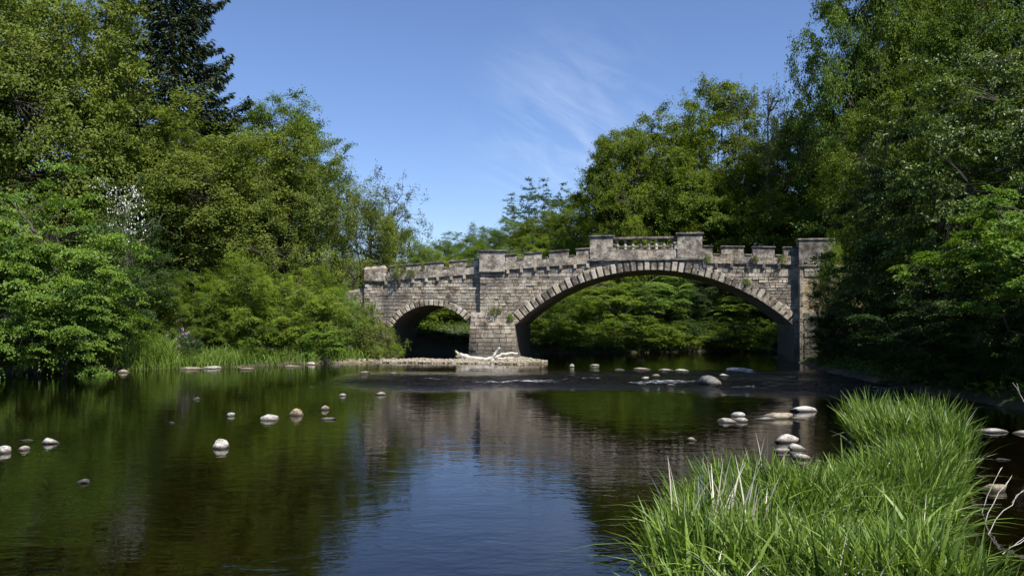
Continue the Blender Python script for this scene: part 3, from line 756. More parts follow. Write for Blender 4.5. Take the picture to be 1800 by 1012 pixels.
def make_spruce(seed, H, R, z0, levels, per, needle, dens, shape=1.0, drp=0.25, trunk_r=.3):
    r = np.random.default_rng(seed); mb = MB()
    mb.add(tube(curve(np.array([0, 0, -.5]), np.array([0, 0, H]), 0, .05, 9, r), trunk_r, .03, 7))
    P_, A_, N_, T_ = [], [], [], []
    for i in range(levels):
        f = i / (levels - 1); z = z0 + (H - z0) * f ** .95
        rl = R * (1 - f) ** shape * r.uniform(.8, 1.12) + .25
        for k in range(per):
            if r.random() < .1: continue
            a = 2 * math.pi * (k / per) + i * 1.3 + r.normal(0, .22); l = rl * r.uniform(.65, 1.15)
            d = np.array([math.cos(a), math.sin(a), 0])
            n = max(6, int(dens * l)); t_ = np.linspace(.02, 1, 7)[:, None]
            path = np.array([0, 0, z]) + d * l * t_; path[:, 2] += -drp * l * np.sin(t_[:, 0] * 2.0) + .24 * l * t_[:, 0] ** 3
            mb.add(tube(path, .035, .008, 3))
            tt = r.random(n) ** .7
            base = np.stack([np.interp(tt, t_[:, 0], path[:, j]) for j in range(3)], 1)
            side = np.cross(d, [0, 0, 1.])
            sw = r.uniform(-1, 1, n) * (.30 * l * (1.08 - tt)) 
            base = base + side * sw[:, None] + d * np.abs(sw)[:, None] * .5
            base[:, 2] -= np.abs(sw) * .35 + np.abs(r.normal(0, .10, n))
            P_.append(base); A_.append(d * .8 + side * np.sign(sw)[:, None] * .7 + r.normal(0, .35, (n, 3)) + [0, 0, -.45]); N_.append(np.array([0, 0, 1.]) + r.normal(0, .5, (n, 3)))
            T_.append(np.clip(.35 + .5 * tt * r.random(n) + r.normal(0, .12), 0, 1))
    P_, A_, N_, T_ = map(np.concatenate, (P_, A_, N_, T_))
    Ln = needle * r.uniform(.6, 1.35, len(P_))
    V, F = leaf_quads(P_, A_, N_, Ln, Ln * .34)
    return dict(crown=mesh_np('crown', V, F, {'tint': np.repeat(T_, 4)}), trunk=mb.mesh('trunk'), H=H, R=R)

T = {}
T['broad1'] = make_tree(11, 16, 6, 2.0, 430, 300, 1.20, .175, shape='dome', flat=.24, lump=.16)
T['broad2'] = make_tree(12, 16, 6, 1.8, 430, 300, 1.20, .175, flat=.24, lump=.2)
T['broad3'] = make_tree(13, 16, 6, 2.4, 430, 300, 1.15, .165, flat=.32, droop=.15, hang=.1, lump=.2)
T['bank1']  = make_tree(21, 11, 5, .5, 320, 240, 1.0, .135, flat=.34, droop=.15, hang=.1, multi=3, lump=.2)
T['bank2']  = make_tree(22, 11, 5, .4, 320, 240, 1.0, .135, flat=.26, lump=.24, multi=3)
T['layer']  = make_tree(31, 8, 4.5, .2, 210, 300, 1.12, .135, flat=.075, droop=.24, shell=.5, lump=.26, hang=.35, multi=2)
T['shrub1'] = make_tree(41, 3.2, 2.1, .1, 95, 150, .58, .11, flat=.35, trunk_r=.08, multi=4, lump=.3)
T['shrub2'] = make_tree(42, 3.2, 2.1, .05, 95, 150, .62, .115, flat=.2, trunk_r=.08, multi=4, lump=.32)
T['shrub3'] = make_tree(43, 2.4, 1.6, .05, 70, 120, .45, .10, flat=.45, trunk_r=.06, multi=4, lump=.35, up=.5)
T['syc1']   = make_tree(51, 14, 6.5, .8, 380, 240, 1.15, .165, flat=.13, droop=.2, hang=.4, lump=.22, aspect=.8)
T['syc2']   = make_tree(52, 14, 6.5, .3, 380, 240, 1.15, .165, flat=.13, droop=.2, hang=.4, lump=.24, aspect=.8)
T['syc3']   = make_tree(53, 14, 6.5, 7.2, 240, 220, 1.0, .20, flat=.13, droop=.2, hang=.4, lump=.28, aspect=.8, limbs=18)
T['ash']    = make_tree(71, 17, 3.6, 6.5, 130, 40, .75, .16, flat=.5, hang=.4, lump=.25, trunk_r=.3, limbs=22, shell=.4, up=.4)
T['alder']  = make_tree(72, 12, 4.2, 3.0, 150, 62, .7, .15, flat=.4, hang=.2, lump=.35, trunk_r=.22, limbs=22, shell=.45, lean=(.08, 0))
T['thorn']  = make_tree(73, 7, 2.6, 2.2, 80, 60, .65, .13, flat=.3, lump=.3, trunk_r=.14, limbs=14, shell=.4)
T['spruce'] = make_spruce(81, 27, 5.6, 3.0, 36, 11, .32, 58, shape=.75, drp=.22)
T['larch']  = make_tree(82, 17, 2.6, 5.0, 75, 75, .85, .30, flat=.16, droop=.1, shape='column', shell=.25, lump=.3, limbs=14, trunk_r=.2, aspect=.45, hang=.1)

def plant(name, proto, px, hw, top, d, mat, label, cat='tree', group=None, rz=None, sink=0.0, bark='bark', depth=None, zbase=None):
    """a tree whose crown the photograph shows round column px, half-width hw and top row, at distance d"""
    pr = T[proto]
    X, Y, _ = P(px, None, d)
    zg = float(ground_z(np.array([X]), np.array([Y]))[0]) if zbase is None else zbase
    zg = (max(zg, -0.05) if zbase is None else zg) - sink
    Ht = CAMH - (top - YH) / FPX * d - zg
    sx = hw * d / FPX / pr['R']
    sy = depth / pr['R'] if depth else sx
    e = empty(name, (X, Y, zg), 0, (1, 1, Ht / pr['H']))
    # random turn about the vertical, then widths
    rz = random.uniform(0, 6.28) if rz is None else rz
    e.rotation_euler = (0, 0, rz); e.scale = ((sx + sy) / 2, (sx + sy) / 2, Ht / pr['H'])
    link('trunk', pr['trunk'], M[bark], e); link('crown', pr['crown'], M[mat], e)
    tag(e, label, cat, group)
    return e
for k in T: T[k]['trunk'].materials.append(M['bark']); T[k]['crown'].materials.append(M['mid'])

GL, GR, GB, GA = 'trees on the left bank', 'trees on the right bank', 'trees beyond the bridge', 'bushes seen through the arches'
# left bank
plant('oak_tree', 'broad3', 58, 196, -70, 42, 'olive', 'huge olive green tree filling the upper left corner', group=GL)
plant('oak_tree', 'broad1', -120, 240, -120, 47, 'mid', 'tall tree cut off by the left edge behind the olive tree', group=GL)
plant('spruce_tree', 'spruce', 306, 150, -230, 56, 'spruce', 'tall dark spruce whose branch tips stand against the sky', group=GL)
plant('spruce_tree', 'spruce', 205, 110, -60, 64, 'spruce', 'dark spruce half hidden behind the big olive tree', group=GL)
plant('lime_tree', 'broad1', 490, 112, 172, 60, 'mid', 'round green treetop rising against the sky behind the olive tree', group=GL)
plant('lime_tree', 'broad2', 380, 100, 225, 64, 'mid', 'tree between the dark spruce and the round treetop', group=GL)
plant('oak_tree', 'broad3', 385, 190, 205, 48, 'olive', 'wide olive tree right of the white blossom', group=GL)
plant('oak_tree', 'bank1', 505, 118, 262, 46, 'olive', 'olive green tree leaning toward the small arch', group=GL)
plant('oak_tree', 'broad2', 205, 150, 265, 46, 'olive', 'olive tree behind the white blossom', group=GL)
plant('beech_tree', 'layer', 62, 165, 300, 33.5, 'bright', 'bright green layered tree overhanging the water at far left', group=GL, sink=.3)
plant('beech_tree', 'layer', -60, 170, 255, 36, 'bright', 'bright green tree cut by the left edge above the water', group=GL)
plant('beech_tree', 'layer', 118, 120, 455, 33.4, 'bright', 'low bright spreading bush dipping into the water at left', 'bush', sink=.3)
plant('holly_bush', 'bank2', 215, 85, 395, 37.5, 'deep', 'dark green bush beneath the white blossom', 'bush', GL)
plant('hazel_bush', 'bank2', 335, 80, 480, 39.5, 'mid', 'leafy bush behind the lilac flowers', 'bush', GL)
plant('hazel_bush', 'bank1', 425, 88, 450, 40.5, 'lime', 'sunlit yellow green bush on the left bank behind the reeds', 'bush', GL)
plant('hazel_bush', 'bank2', 520, 80, 470, 41.5, 'lime', 'sunlit bush just right of the middle of the left bank', 'bush', GL)
plant('hazel_bush', 'bank1', 592, 52, 500, 43, 'bright', 'green bush beside the left end of the bridge', 'bush', GL)
plant('hazel_bush', 'shrub2', 560, 62, 575, 41.2, 'bright', 'low bush hanging over the left waterline near the bridge', 'bush', GL)
plant('hazel_bush', 'shrub1', 470, 60, 565, 40.2, 'mid', 'low round bush at the left water edge', 'bush', GL)
plant('hazel_bush', 'shrub2', 268, 45, 560, 37.6, 'mid', 'small bush right behind the tall reeds', 'bush', GL)
plant('willow_bush', 'shrub3', 645, 40, 525, 43.2, 'olive', 'thin olive bush in front of the left end of the parapet', 'bush', GL)
plant('willow_bush', 'shrub1', 655, 42, 562, 42.6, 'olive', 'bush at the foot of the small arch, left side', 'bush', GL)
plant('willow_bush', 'shrub3', 690, 24, 600, 42.2, 'lime', 'small bright weed clump on the gravel bar by the small arch', 'bush', GL)
th = plant('hawthorn_tree', 'thorn', 222, 62, 305, 38.6, 'deep', 'hawthorn with white blossom on the left bank', group=GL, bark='barkpale')
plant('alder_tree', 'alder', 672, 92, 292, 60, 'alder', 'sparse crooked tree against the sky left of the bridge', group=GB, rz=0.3)
plant('ash_tree', 'bank1', 640, 88, 335, 53, 'olive', 'olive tree behind the left end of the bridge', group=GB)
plant('ash_tree', 'bank2', 715, 62, 402, 55, 'mid', 'small green tree above the crenels of the small arch', group=GB)
# beyond the bridge, centre
bgs = [(770, 40, 425, 92, 'bank1', 'far', 'far tree at the lowest point of the skyline'), (815, 42, 408, 100, 'bank2', 'far', 'far rounded tree left of the larches'),
       (858, 40, 395, 105, 'bank1', 'far', 'far tree just left of the first larch'), (905, 48, 385, 88, 'bank2', 'mid', 'dark rounded tree below the larches'),
       (960, 55, 372, 84, 'broad1', 'beech', 'green tree right below the pair of larches'), (1015, 60, 345, 80, 'broad2', 'beech', 'tree between the larches and the big beech'),
       (840, 55, 425, 75, 'bank1', 'mid', 'tree showing above the pillar over the pier'), (930, 60, 415, 72, 'bank2', 'lime', 'light green tree over the crenels left of the balustrade'),
       (1000, 55, 405, 70, 'bank1', 'lime', 'light green tree beside the left balustrade pillar'), (770, 55, 440, 66, 'bank2', 'lime', 'light green tree above the end of the small arch section')]
for px, hw, top, d, pr, mt, lb in bgs: plant('ash_tree', pr, px, hw, top, d, mt, lb, group=GB)
for px, hw, top, d, lb in ((903, 20, 340, 102, 'leftmost and lowest of the slim larches on the skyline'), (928, 19, 313, 104, 'slim larch on the skyline, first of the tall pair'), (958, 22, 314, 105, 'slim larch on the skyline, second of the tall pair'), (992, 18, 322, 106, 'slim larch on the skyline nearest the big beech')):
    plant('larch_tree', 'larch', px, hw, top, d, 'larch', lb, group='larches on the skyline')
# beyond the bridge, right
plant('beech_tree', 'broad1', 1140, 115, 205, 66, 'beech', 'big beech with rounded crown left of the pale sparse tree', group=GB)
plant('beech_tree', 'broad2', 1090, 72, 235, 63, 'beech', 'outermost beech whose twigs overhang toward the blue sky gap', group=GB)
plant('beech_tree', 'broad2', 1262, 115, 155, 70, 'beech', 'tall beech behind the balustrade', group=GB)
plant('beech_tree', 'broad1', 1200, 110, 290, 65, 'mid', 'lower beech right behind the balustrade pillars', group=GB)
plant('beech_tree', 'broad3', 1330, 120, 275, 64, 'beech', 'beech below the pale sparse tree', group=GB)
plant('beech_tree', 'broad1', 1410, 105, 180, 66, 'mid', 'tree right of the pale sparse tree', group=GB)
plant('beech_tree', 'broad2', 1450, 95, 265, 62, 'beech', 'tree above the right tower of the bridge', group=GB)
plant('ash_tree', 'ash', 1350, 52, 130, 62, 'pale', 'pale sparse tree with a bare light trunk on the skyline', group=GB, bark='barkpale')
plant('ash_tree', 'ash', 1300, 34, 143, 68, 'olive', 'thin brownish treetop just left of the pale sparse tree', group=GB)
# through the arches
arch = [(980, 62, 500, 58, 'bank1', 'mid', 'bush behind the left haunch of the wide arch'), (1060, 70, 470, 59, 'layer', 'lime', 'sunlit bush seen through the wide arch left of its middle'),
        (1150, 75, 465, 60, 'layer', 'bright', 'bright layered bush in the middle of the wide arch'), (1235, 72, 465, 61, 'bank2', 'deep', 'dark bush right of the middle of the wide arch'),
        (1310, 70, 490, 60, 'layer', 'lime', 'yellow green bush under the right half of the wide arch'), (1375, 60, 500, 61, 'bank1', 'mid', 'bush close to the right tower seen through the wide arch'),
        (1110, 85, 555, 53.5, 'shrub2', 'mid', 'low bush over the water beneath the wide arch, left of its middle'), (1250, 90, 558, 56, 'shrub1', 'deep', 'low bush at the far waterline under the wide arch'), (960, 62, 555, 51.8, 'shrub2', 'lime', 'low sunlit bush next to the pier under the wide arch'),
        (1345, 80, 560, 57.5, 'shrub2', 'mid', 'low bush by the water left of the right tower'),
        (765, 62, 505, 58.5, 'bank2', 'lime', 'sunlit bush filling the small arch'), (815, 45, 515, 59, 'bank1', 'mid', 'bush at the right side of the small arch'), (720, 40, 535, 58, 'shrub1', 'deep', 'dark bush at the left side of the small arch')]
arch += [(1000, 50, 572, 51.2, 'shrub2', 'lime', 'low bush leaning over the water right of the pier'), (1080, 55, 575, 52.4, 'shrub1', 'lime', 'low bush on the far waterline under the left haunch'), (1175, 58, 574, 53.4, 'shrub2', 'lime', 'low bush on the far waterline under the crown of the arch'),
         (1290, 60, 576, 55.0, 'shrub1', 'lime', 'low bush on the far waterline under the right haunch'), (1385, 55, 575, 57.2, 'shrub2', 'deep', 'low dark bush touching the right side of the wide arch'), (750, 40, 580, 51.5, 'shrub2', 'lime', 'low bush at the bottom of the small arch, left half'), (806, 36, 585, 52.0, 'shrub1', 'lime', 'low bush at the bottom of the small arch beside the pier')]
for px, hw, top, d, pr, mt, lb in arch: plant('bank_bush', pr, px, hw, top, d, mt, lb, 'bush', GA)
# right bank
plant('beech_tree', 'broad2', 1515, 118, -60, 56, 'mid', 'tall broad tree with drooping twigs at the top right', group=GR)
plant('beech_tree', 'broad3', 1680, 165, -160, 58, 'beech', 'very tall beech running out of the top edge at right', group=GR)
plant('beech_tree', 'broad1', 1575, 125, 165, 46, 'beech', 'beech behind the sycamores above the right tower', group=GR)
plant('beech_tree', 'broad2', 1625, 130, -30, 63, 'beech', 'tall beech closing the gap behind the drooping trees', group=GR)
plant('beech_tree', 'broad1', 1775, 150, -90, 50, 'mid', 'tall beech in the upper right corner', group=GR)
plant('sycamore_tree', 'syc1', 1680, 190, 110, 29, 'syc', 'broad dark sycamore on the right bank', group=GR)
plant('sycamore_tree', 'syc2', 1830, 260, 60, 25, 'syc', 'sycamore cut by the right edge', group=GR)
plant('sycamore_tree', 'syc2', 1580, 110, 255, 34, 'syc', 'dark sycamore standing beside the right tower', group=GR)
plant('sycamore_tree', 'syc3', 1850, 225, 345, 19.5, 'bright', 'nearest sycamore reaching in from the right edge with sunlit leaves', group=GR)
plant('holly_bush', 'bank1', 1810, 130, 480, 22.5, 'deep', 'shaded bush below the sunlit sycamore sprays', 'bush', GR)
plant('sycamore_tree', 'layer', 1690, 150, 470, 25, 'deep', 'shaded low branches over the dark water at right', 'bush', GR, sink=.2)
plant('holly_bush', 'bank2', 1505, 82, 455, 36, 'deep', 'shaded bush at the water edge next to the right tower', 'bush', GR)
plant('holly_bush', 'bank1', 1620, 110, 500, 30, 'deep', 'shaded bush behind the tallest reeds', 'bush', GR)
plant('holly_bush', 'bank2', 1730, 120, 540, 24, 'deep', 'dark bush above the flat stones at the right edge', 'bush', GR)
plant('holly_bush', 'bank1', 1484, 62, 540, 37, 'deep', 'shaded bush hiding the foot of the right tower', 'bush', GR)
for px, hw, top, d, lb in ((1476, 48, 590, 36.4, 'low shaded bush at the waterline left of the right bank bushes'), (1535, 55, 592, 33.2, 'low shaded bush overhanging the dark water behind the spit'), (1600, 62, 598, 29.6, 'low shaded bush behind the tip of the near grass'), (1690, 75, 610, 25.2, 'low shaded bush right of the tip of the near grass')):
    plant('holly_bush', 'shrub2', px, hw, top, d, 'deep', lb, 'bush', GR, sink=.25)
plant('elder_bush', 'bank1', 1466, 34, 418, 38.5, 'lime', 'light green bush in front of the right tower top', 'bush', GR)

for px, py, hw, hh_, w_, mt, lb in ((697, 490, 17, 26, REC - .2, 'olive', 'weeds growing over the parapet at the left end of the bridge'), (722, 486, 10, 14, REC - .2, 'lime', 'small weed on the crenels above the small arch'), (1243, 462, 8, 16, -.2, 'lime', 'weed tuft at the foot of the right balustrade pillar'),
        (1328, 460, 9, 12, -.2, 'olive', 'weed tuft on the parapet between the last crenels'), (1376, 462, 9, 15, -.2, 'olive', 'weed tuft on the parapet beside the right tower'), (1311, 502, 8, 14, -.15, 'lime', 'weed sprouting from the arch stones on the right haunch'), (868, 553, 16, 14, -.15, 'olive', 'grassy weeds on the ledge of the pier'), (897, 566, 7, 16, -.2, 'lime', 'weed at the left springing of the wide arch')):
    q_, z_ = S(px, py, w_); v_ = bridge.location + Vector((ct * q_ + st_ * w_, -st_ * q_ + ct * w_, 0))
    plant('weed_tuft', 'shrub3', 900 + FPX * v_.x / v_.y, hw, py - hh_, v_.y, mt, lb, 'weed', 'weeds growing on the bridge', zbase=z_)

# ------------------------------------------------------------------ blossom on the hawthorn and the rhododendron
def petals(name, centers, size, mat, n, spread, parent=None):
    r = np.random.default_rng(len(centers) + n)
    c = np.repeat(np.asarray(centers, float), n, 0) + r.normal(0, 1, (len(centers) * n, 3)) * spread
    k = len(c); Ln = size * r.uniform(.6, 1.3, k)
    V, F = leaf_quads(c, r.normal(0, 1, (k, 3)), np.array([0, -.5, 1.]) + r.normal(0, .5, (k, 3)), Ln, Ln * .9)
    return link(name, mesh_np(name, V, F, {'tint': np.repeat(r.random(k), 4)}), M[mat], parent)
r = np.random.default_rng(5)
cs = []
for (px, py, sx_, sy_, n_) in ((190, 330, 14, 10, 9), (240, 345, 16, 12, 14), (215, 365, 14, 12, 7), (232, 385, 9, 12, 6), (205, 405, 16, 9, 6), (222, 430, 9, 6, 3)):
    for _ in range(n_):
        x, y, z = P(px + r.normal(0, sx_), py + r.normal(0, sy_), 36.2 + r.normal(0, .4)); cs.append((x, y, z))
mw_ = th.matrix_world
bpy.context.view_layer.update()
inv = th.matrix_world.inverted()
cl = [tuple(inv @ Vector(q)) for q in cs]
petals('blossom', cl, .08, 'white', 9, np.array([.24, .2, .06]), th)
rh = plant('rhododendron_bush', 'shrub3', 328, 30, 580, 37.2, 'deep', 'low rhododendron with lilac flowers on the left bank', 'bush')
bpy.context.view_layer.update(); inv = rh.matrix_world.inverted()
fl = []
for _ in range(16):
    x, y, z = P(320 + r.normal(0, 11), 594 + r.normal(0, 9), 36.3 + r.normal(0, .2)); fl.append(tuple(inv @ Vector((x, y, z))))
petals('flower_cluster', fl, .09, 'lilac', 16, np.array([.09, .09, .06]), rh)

# ------------------------------------------------------------------ grass
def blades(name, base, hgt, wid, mat, lean, seed, bend=0.5, seg=5, tintmu=.5):
    r = np.random.default_rng(seed); n = len(base)
    a = r.uniform(0, 6.28, n); dirv = np.stack([np.cos(a), np.sin(a), np.zeros(n)], 1) + lean; dirv = unit(dirv)
    fa = r.uniform(0, 6.28, n); side = np.stack([np.cos(fa), np.sin(fa), np.zeros(n)], 1)
    t_ = np.linspace(0, 1, seg + 1)
    bd = np.abs(r.normal(bend, bend * .6, n)); b2 = r.uniform(.1, .4, n)
    V = np.zeros((n, seg + 1, 2, 3))
    for i, q in enumerate(t_):
        c = base + dirv * (hgt * (b2 * q * .6 + bd * q ** 2.4 * .75))[:, None]
        c[:, 2] += hgt * (q - .42 * np.minimum(bd, 1.3) * q ** 3)
        w = wid * (1 - q ** 2.2) * (.55 + .9 * min(q * 2.5, 1)) * .5 + .0008
        V[:, i, 0] = c - side * w[:, None]; V[:, i, 1] = c + side * w[:, None]
    idx = np.arange(n)[:, None] * (2 * (seg + 1)); F = []
    for i in range(seg): F.append(idx + np.array([2 * i, 2 * i + 1, 2 * i + 3, 2 * i + 2]))
    tint = np.clip(r.normal(tintmu, .27, n), 0, 1)
    return tag(link(name, mesh_np(name, V.reshape(-1, 3), np.concatenate(F), {'tint': np.repeat(tint, 2 * (seg + 1))}), M[mat]), kind='stuff')

def scatter(poly_test, n, xr, yr, seed):
    r = np.random.default_rng(seed)
    x = r.uniform(*xr, n * 6); y = r.uniform(*yr, n * 6)
    k = poly_test(x, y); x, y = x[k][:n], y[k][:n]
    return np.stack([x, y, ground_z(x, y)], 1)
def on_spit(x, y): return (river_sd(x, y) > -0.12) & ~((np.abs(x - 6.55) < .16) & (y > 12.2)) & (x > .8) & (x < 7.6) & (y < 14.7)
b_ = scatter(on_spit, 13000, (.8, 9), (5.2, 14.7), 1)
clump = .88 + .30 * fnoise(b_[:, 0], b_[:, 1], 1.4, 1.0)
hh = (.62 + .30 * rng.random(len(b_))) * clump * np.where(b_[:, 1] > 9.8, 1.36, .98)
tag(blades('reed_grass', b_, hh, rng.uniform(.012, .031, len(b_)), 'grass', np.array([-.25, -.1, 0]), 2, bend=.26), 'tall green grass growing on the near spit', 'grass')
b_ = scatter(on_spit, 900, (1, 8.6), (5.4, 9.5), 4)
tag(blades('broad_reed_leaves', b_, rng.uniform(.6, .95, len(b_)), rng.uniform(.022, .036, len(b_)), 'grass', np.array([.1, -.3, 0]), 5, bend=.75, seg=7, tintmu=.6), 'broad arching reed leaves at the lower edge of the near grass', 'grass')
b_ = scatter(on_spit, 650, (.8, 7.6), (5.2, 14.5), 14)
tag(blades('withered_grass', b_, rng.uniform(.35, .8, len(b_)), rng.uniform(.007, .014, len(b_)), 'straw', np.array([.1, -.1, 0]), 15, bend=.6), 'withered straw blades mixed into the near grass', 'grass')
# bleached stalks in four knots
st = []
for (px, py, n_, sp_) in ((1185, 960, 34, .18), (1270, 950, 34, .20), (1330, 800, 9, .06), (1640, 770, 26, .28), (1530, 730, 14, .22), (1670, 715, 12, .15)):
    d = {960: 7.0, 950: 7.1, 800: 8.6, 770: 11.5, 730: 13.3, 715: 13.6}[py]
    X, Y, _ = P(px, None, d)
    q = np.stack([X + rng.normal(0, sp_, n_), Y + rng.normal(0, sp_, n_), np.zeros(n_)], 1); q[:, 2] = np.maximum(ground_z(q[:, 0], q[:, 1]), 0); st.append(q)
st = np.concatenate(st); st = st[river_sd(st[:, 0], st[:, 1]) > .02]
tag(blades('dry_stalks', st, rng.uniform(.8, 1.12, len(st)), rng.uniform(.010, .016, len(st)), 'straw', np.array([0, 0, 0]), 9, bend=.18), 'bleached dry stalks standing in the near grass', 'grass')
# left bank reeds and verge
def bankpatch(px0, px1, dpt, n, seed):
    r = np.random.default_rng(seed); px = r.uniform(px0, px1, n)
    x0 = (px - 900) / FPX * dpt
    d0 = np.interp(x0, RIVER[:8, 0], RIVER[:8, 1]) + r.uniform(-.1, 1.3, n)
    x = (px - 900) / FPX * d0
    return np.stack([x, d0, np.maximum(ground_z(x, d0), 0)], 1)
b_ = bankpatch(216, 306, 36.3, 1500, 3)
tag(blades('bank_reeds', b_, rng.uniform(.9, 1.55, len(b_)), rng.uniform(.014, .026, len(b_)), 'grass', np.array([.0, -.2, 0]), 6, bend=.35), 'tall clump of reeds on the left bank', 'reeds')
b_ = np.concatenate([bankpatch(306, 460, 37.6, 2200, 4), bankpatch(150, 216, 34.5, 400, 8), bankpatch(460, 640, 40, 900, 9)])
tag(blades('verge_grass', b_, rng.uniform(.35, .85, len(b_)), rng.uniform(.012, .022, len(b_)), 'grass', np.array([.0, -.2, 0]), 7, bend=.45), 'short grass along the left waterline', 'grass')
# leafy ground cover on the banks
r = np.random.default_rng(77)
x = np.concatenate([r.uniform(-34, -5, 60000), r.uniform(12, 26, 40000), r.uniform(-12, 40, 50000)]); y = np.concatenate([r.uniform(31, 60, 60000), r.uniform(8, 50, 40000), r.uniform(48, 75, 50000)])
dd = river_sd(x, y)
bars = np.exp(-(((x + 2.6) / 4.6) ** 2 + ((y - 43) / 4.5) ** 2) ** 2)
sl = (x - BO.x) * ct - (y - BO.y) * st_; wl = (x - BO.x) * st_ + (y - BO.y) * ct
k = (dd > .15) & (bars < .25) & ~((wl > -.7) & (wl < BW + .3) & (sl > sL_end - 7.2) & (sl < sD1 + 5.5)); x, y = x[k], y[k]
pos = np.stack([x, y, ground_z(x, y) + np.abs(r.normal(0, .22, len(x)))], 1)
Ln = r.uniform(.10, .24, len(x))
V, F = leaf_quads(pos, r.normal(0, 1, pos.shape) * [1, 1, .4], np.array([0, -.2, 1.]) + r.normal(0, .4, pos.shape), Ln, Ln * .6)
tag(link('ground_cover', mesh_np('ground_cover', V, F, {'tint': np.repeat(np.clip(r.normal(.45, .2, len(x)), 0, 1), 4)}), M['mid']), 'low leafy undergrowth covering the banks', 'undergrowth', kind='stuff')

# ------------------------------------------------------------------ stones
def rock_mesh(seed, flatness):
    bm = bmesh.new(); bmesh.ops.create_icosphere(bm, subdivisions=3, radius=1.0)
    r = np.random.default_rng(seed); ph = r.uniform(0, 6.28, 9); k = r.uniform(1.2, 2.6, 9)
    cuts = [(Vector(unit(r.normal(size=3) * [1, 1, .7])), r.uniform(.42, .8)) for _ in range(13)]
    for v in bm.verts:
        c = v.co.copy()
        for nrm, dd_ in cuts:                     # worn flat facets
            e = c.dot(nrm) - dd_
            if e > 0: c -= nrm * e * .96
        f = 1 + .10 * math.sin(k[0] * c.x + ph[0]) * math.sin(k[1] * c.y + ph[1]) + .06 * math.sin(3 * k[2] * c.z + 2 * c.x + ph[2]) + .02 * math.sin(7 * c.x + ph[3]) * math.sin(8 * c.y + ph[4])
        v.co = c * f
        if v.co.z < -.2: v.co.z = -.2 + (v.co.z + .2) * .5
    mx_ = max(abs(v.co.x) for v in bm.verts); mz_ = max(v.co.z for v in bm.verts)
    for v in bm.verts: v.co = Vector((v.co.x / mx_, v.co.y / mx_, v.co.z / mz_))
    me = bpy.data.meshes.new('river_stone'); bm.to_mesh(me); bm.free()
    me.polygons.foreach_set('use_smooth', np.full(len(me.polygons), True)); return me
RM = [rock_mesh(s, 1) for s in range(8)]
def stone(px, py, wpx, hpx, label, mat='rock', variant=None, z0=0.0, group='stones in the river', rz=None):
    """py is the row of the waterline under the stone, hpx how far it stands out"""
    X, Y, _ = P(px, py, z=max(z0, 0))
    m_ = Y / FPX; a = wpx * m_ / 2 / .97; h = hpx * m_ * .70
    me = RM[random.randrange(8) if variant is None else variant]
    o = bpy.data.objects.new('river_stone', me); COL.objects.link(o)
    if len(me.materials) == 0: me.materials.append(M['rock'])
    o.material_slots[0].link = 'OBJECT'; o.material_slots[0].material = M[mat]
    hz_ = h * random.uniform(1.15, 1.35); o.location = (X, Y + a * .3, z0 + h - hz_); o.scale = (a, a * random.uniform(.6, .85), hz_)
    o.rotation_euler = (0, 0, random.uniform(-.5, .5) + (math.pi if random.random() < .5 else 0))
    tag(o, label, 'stone', group)
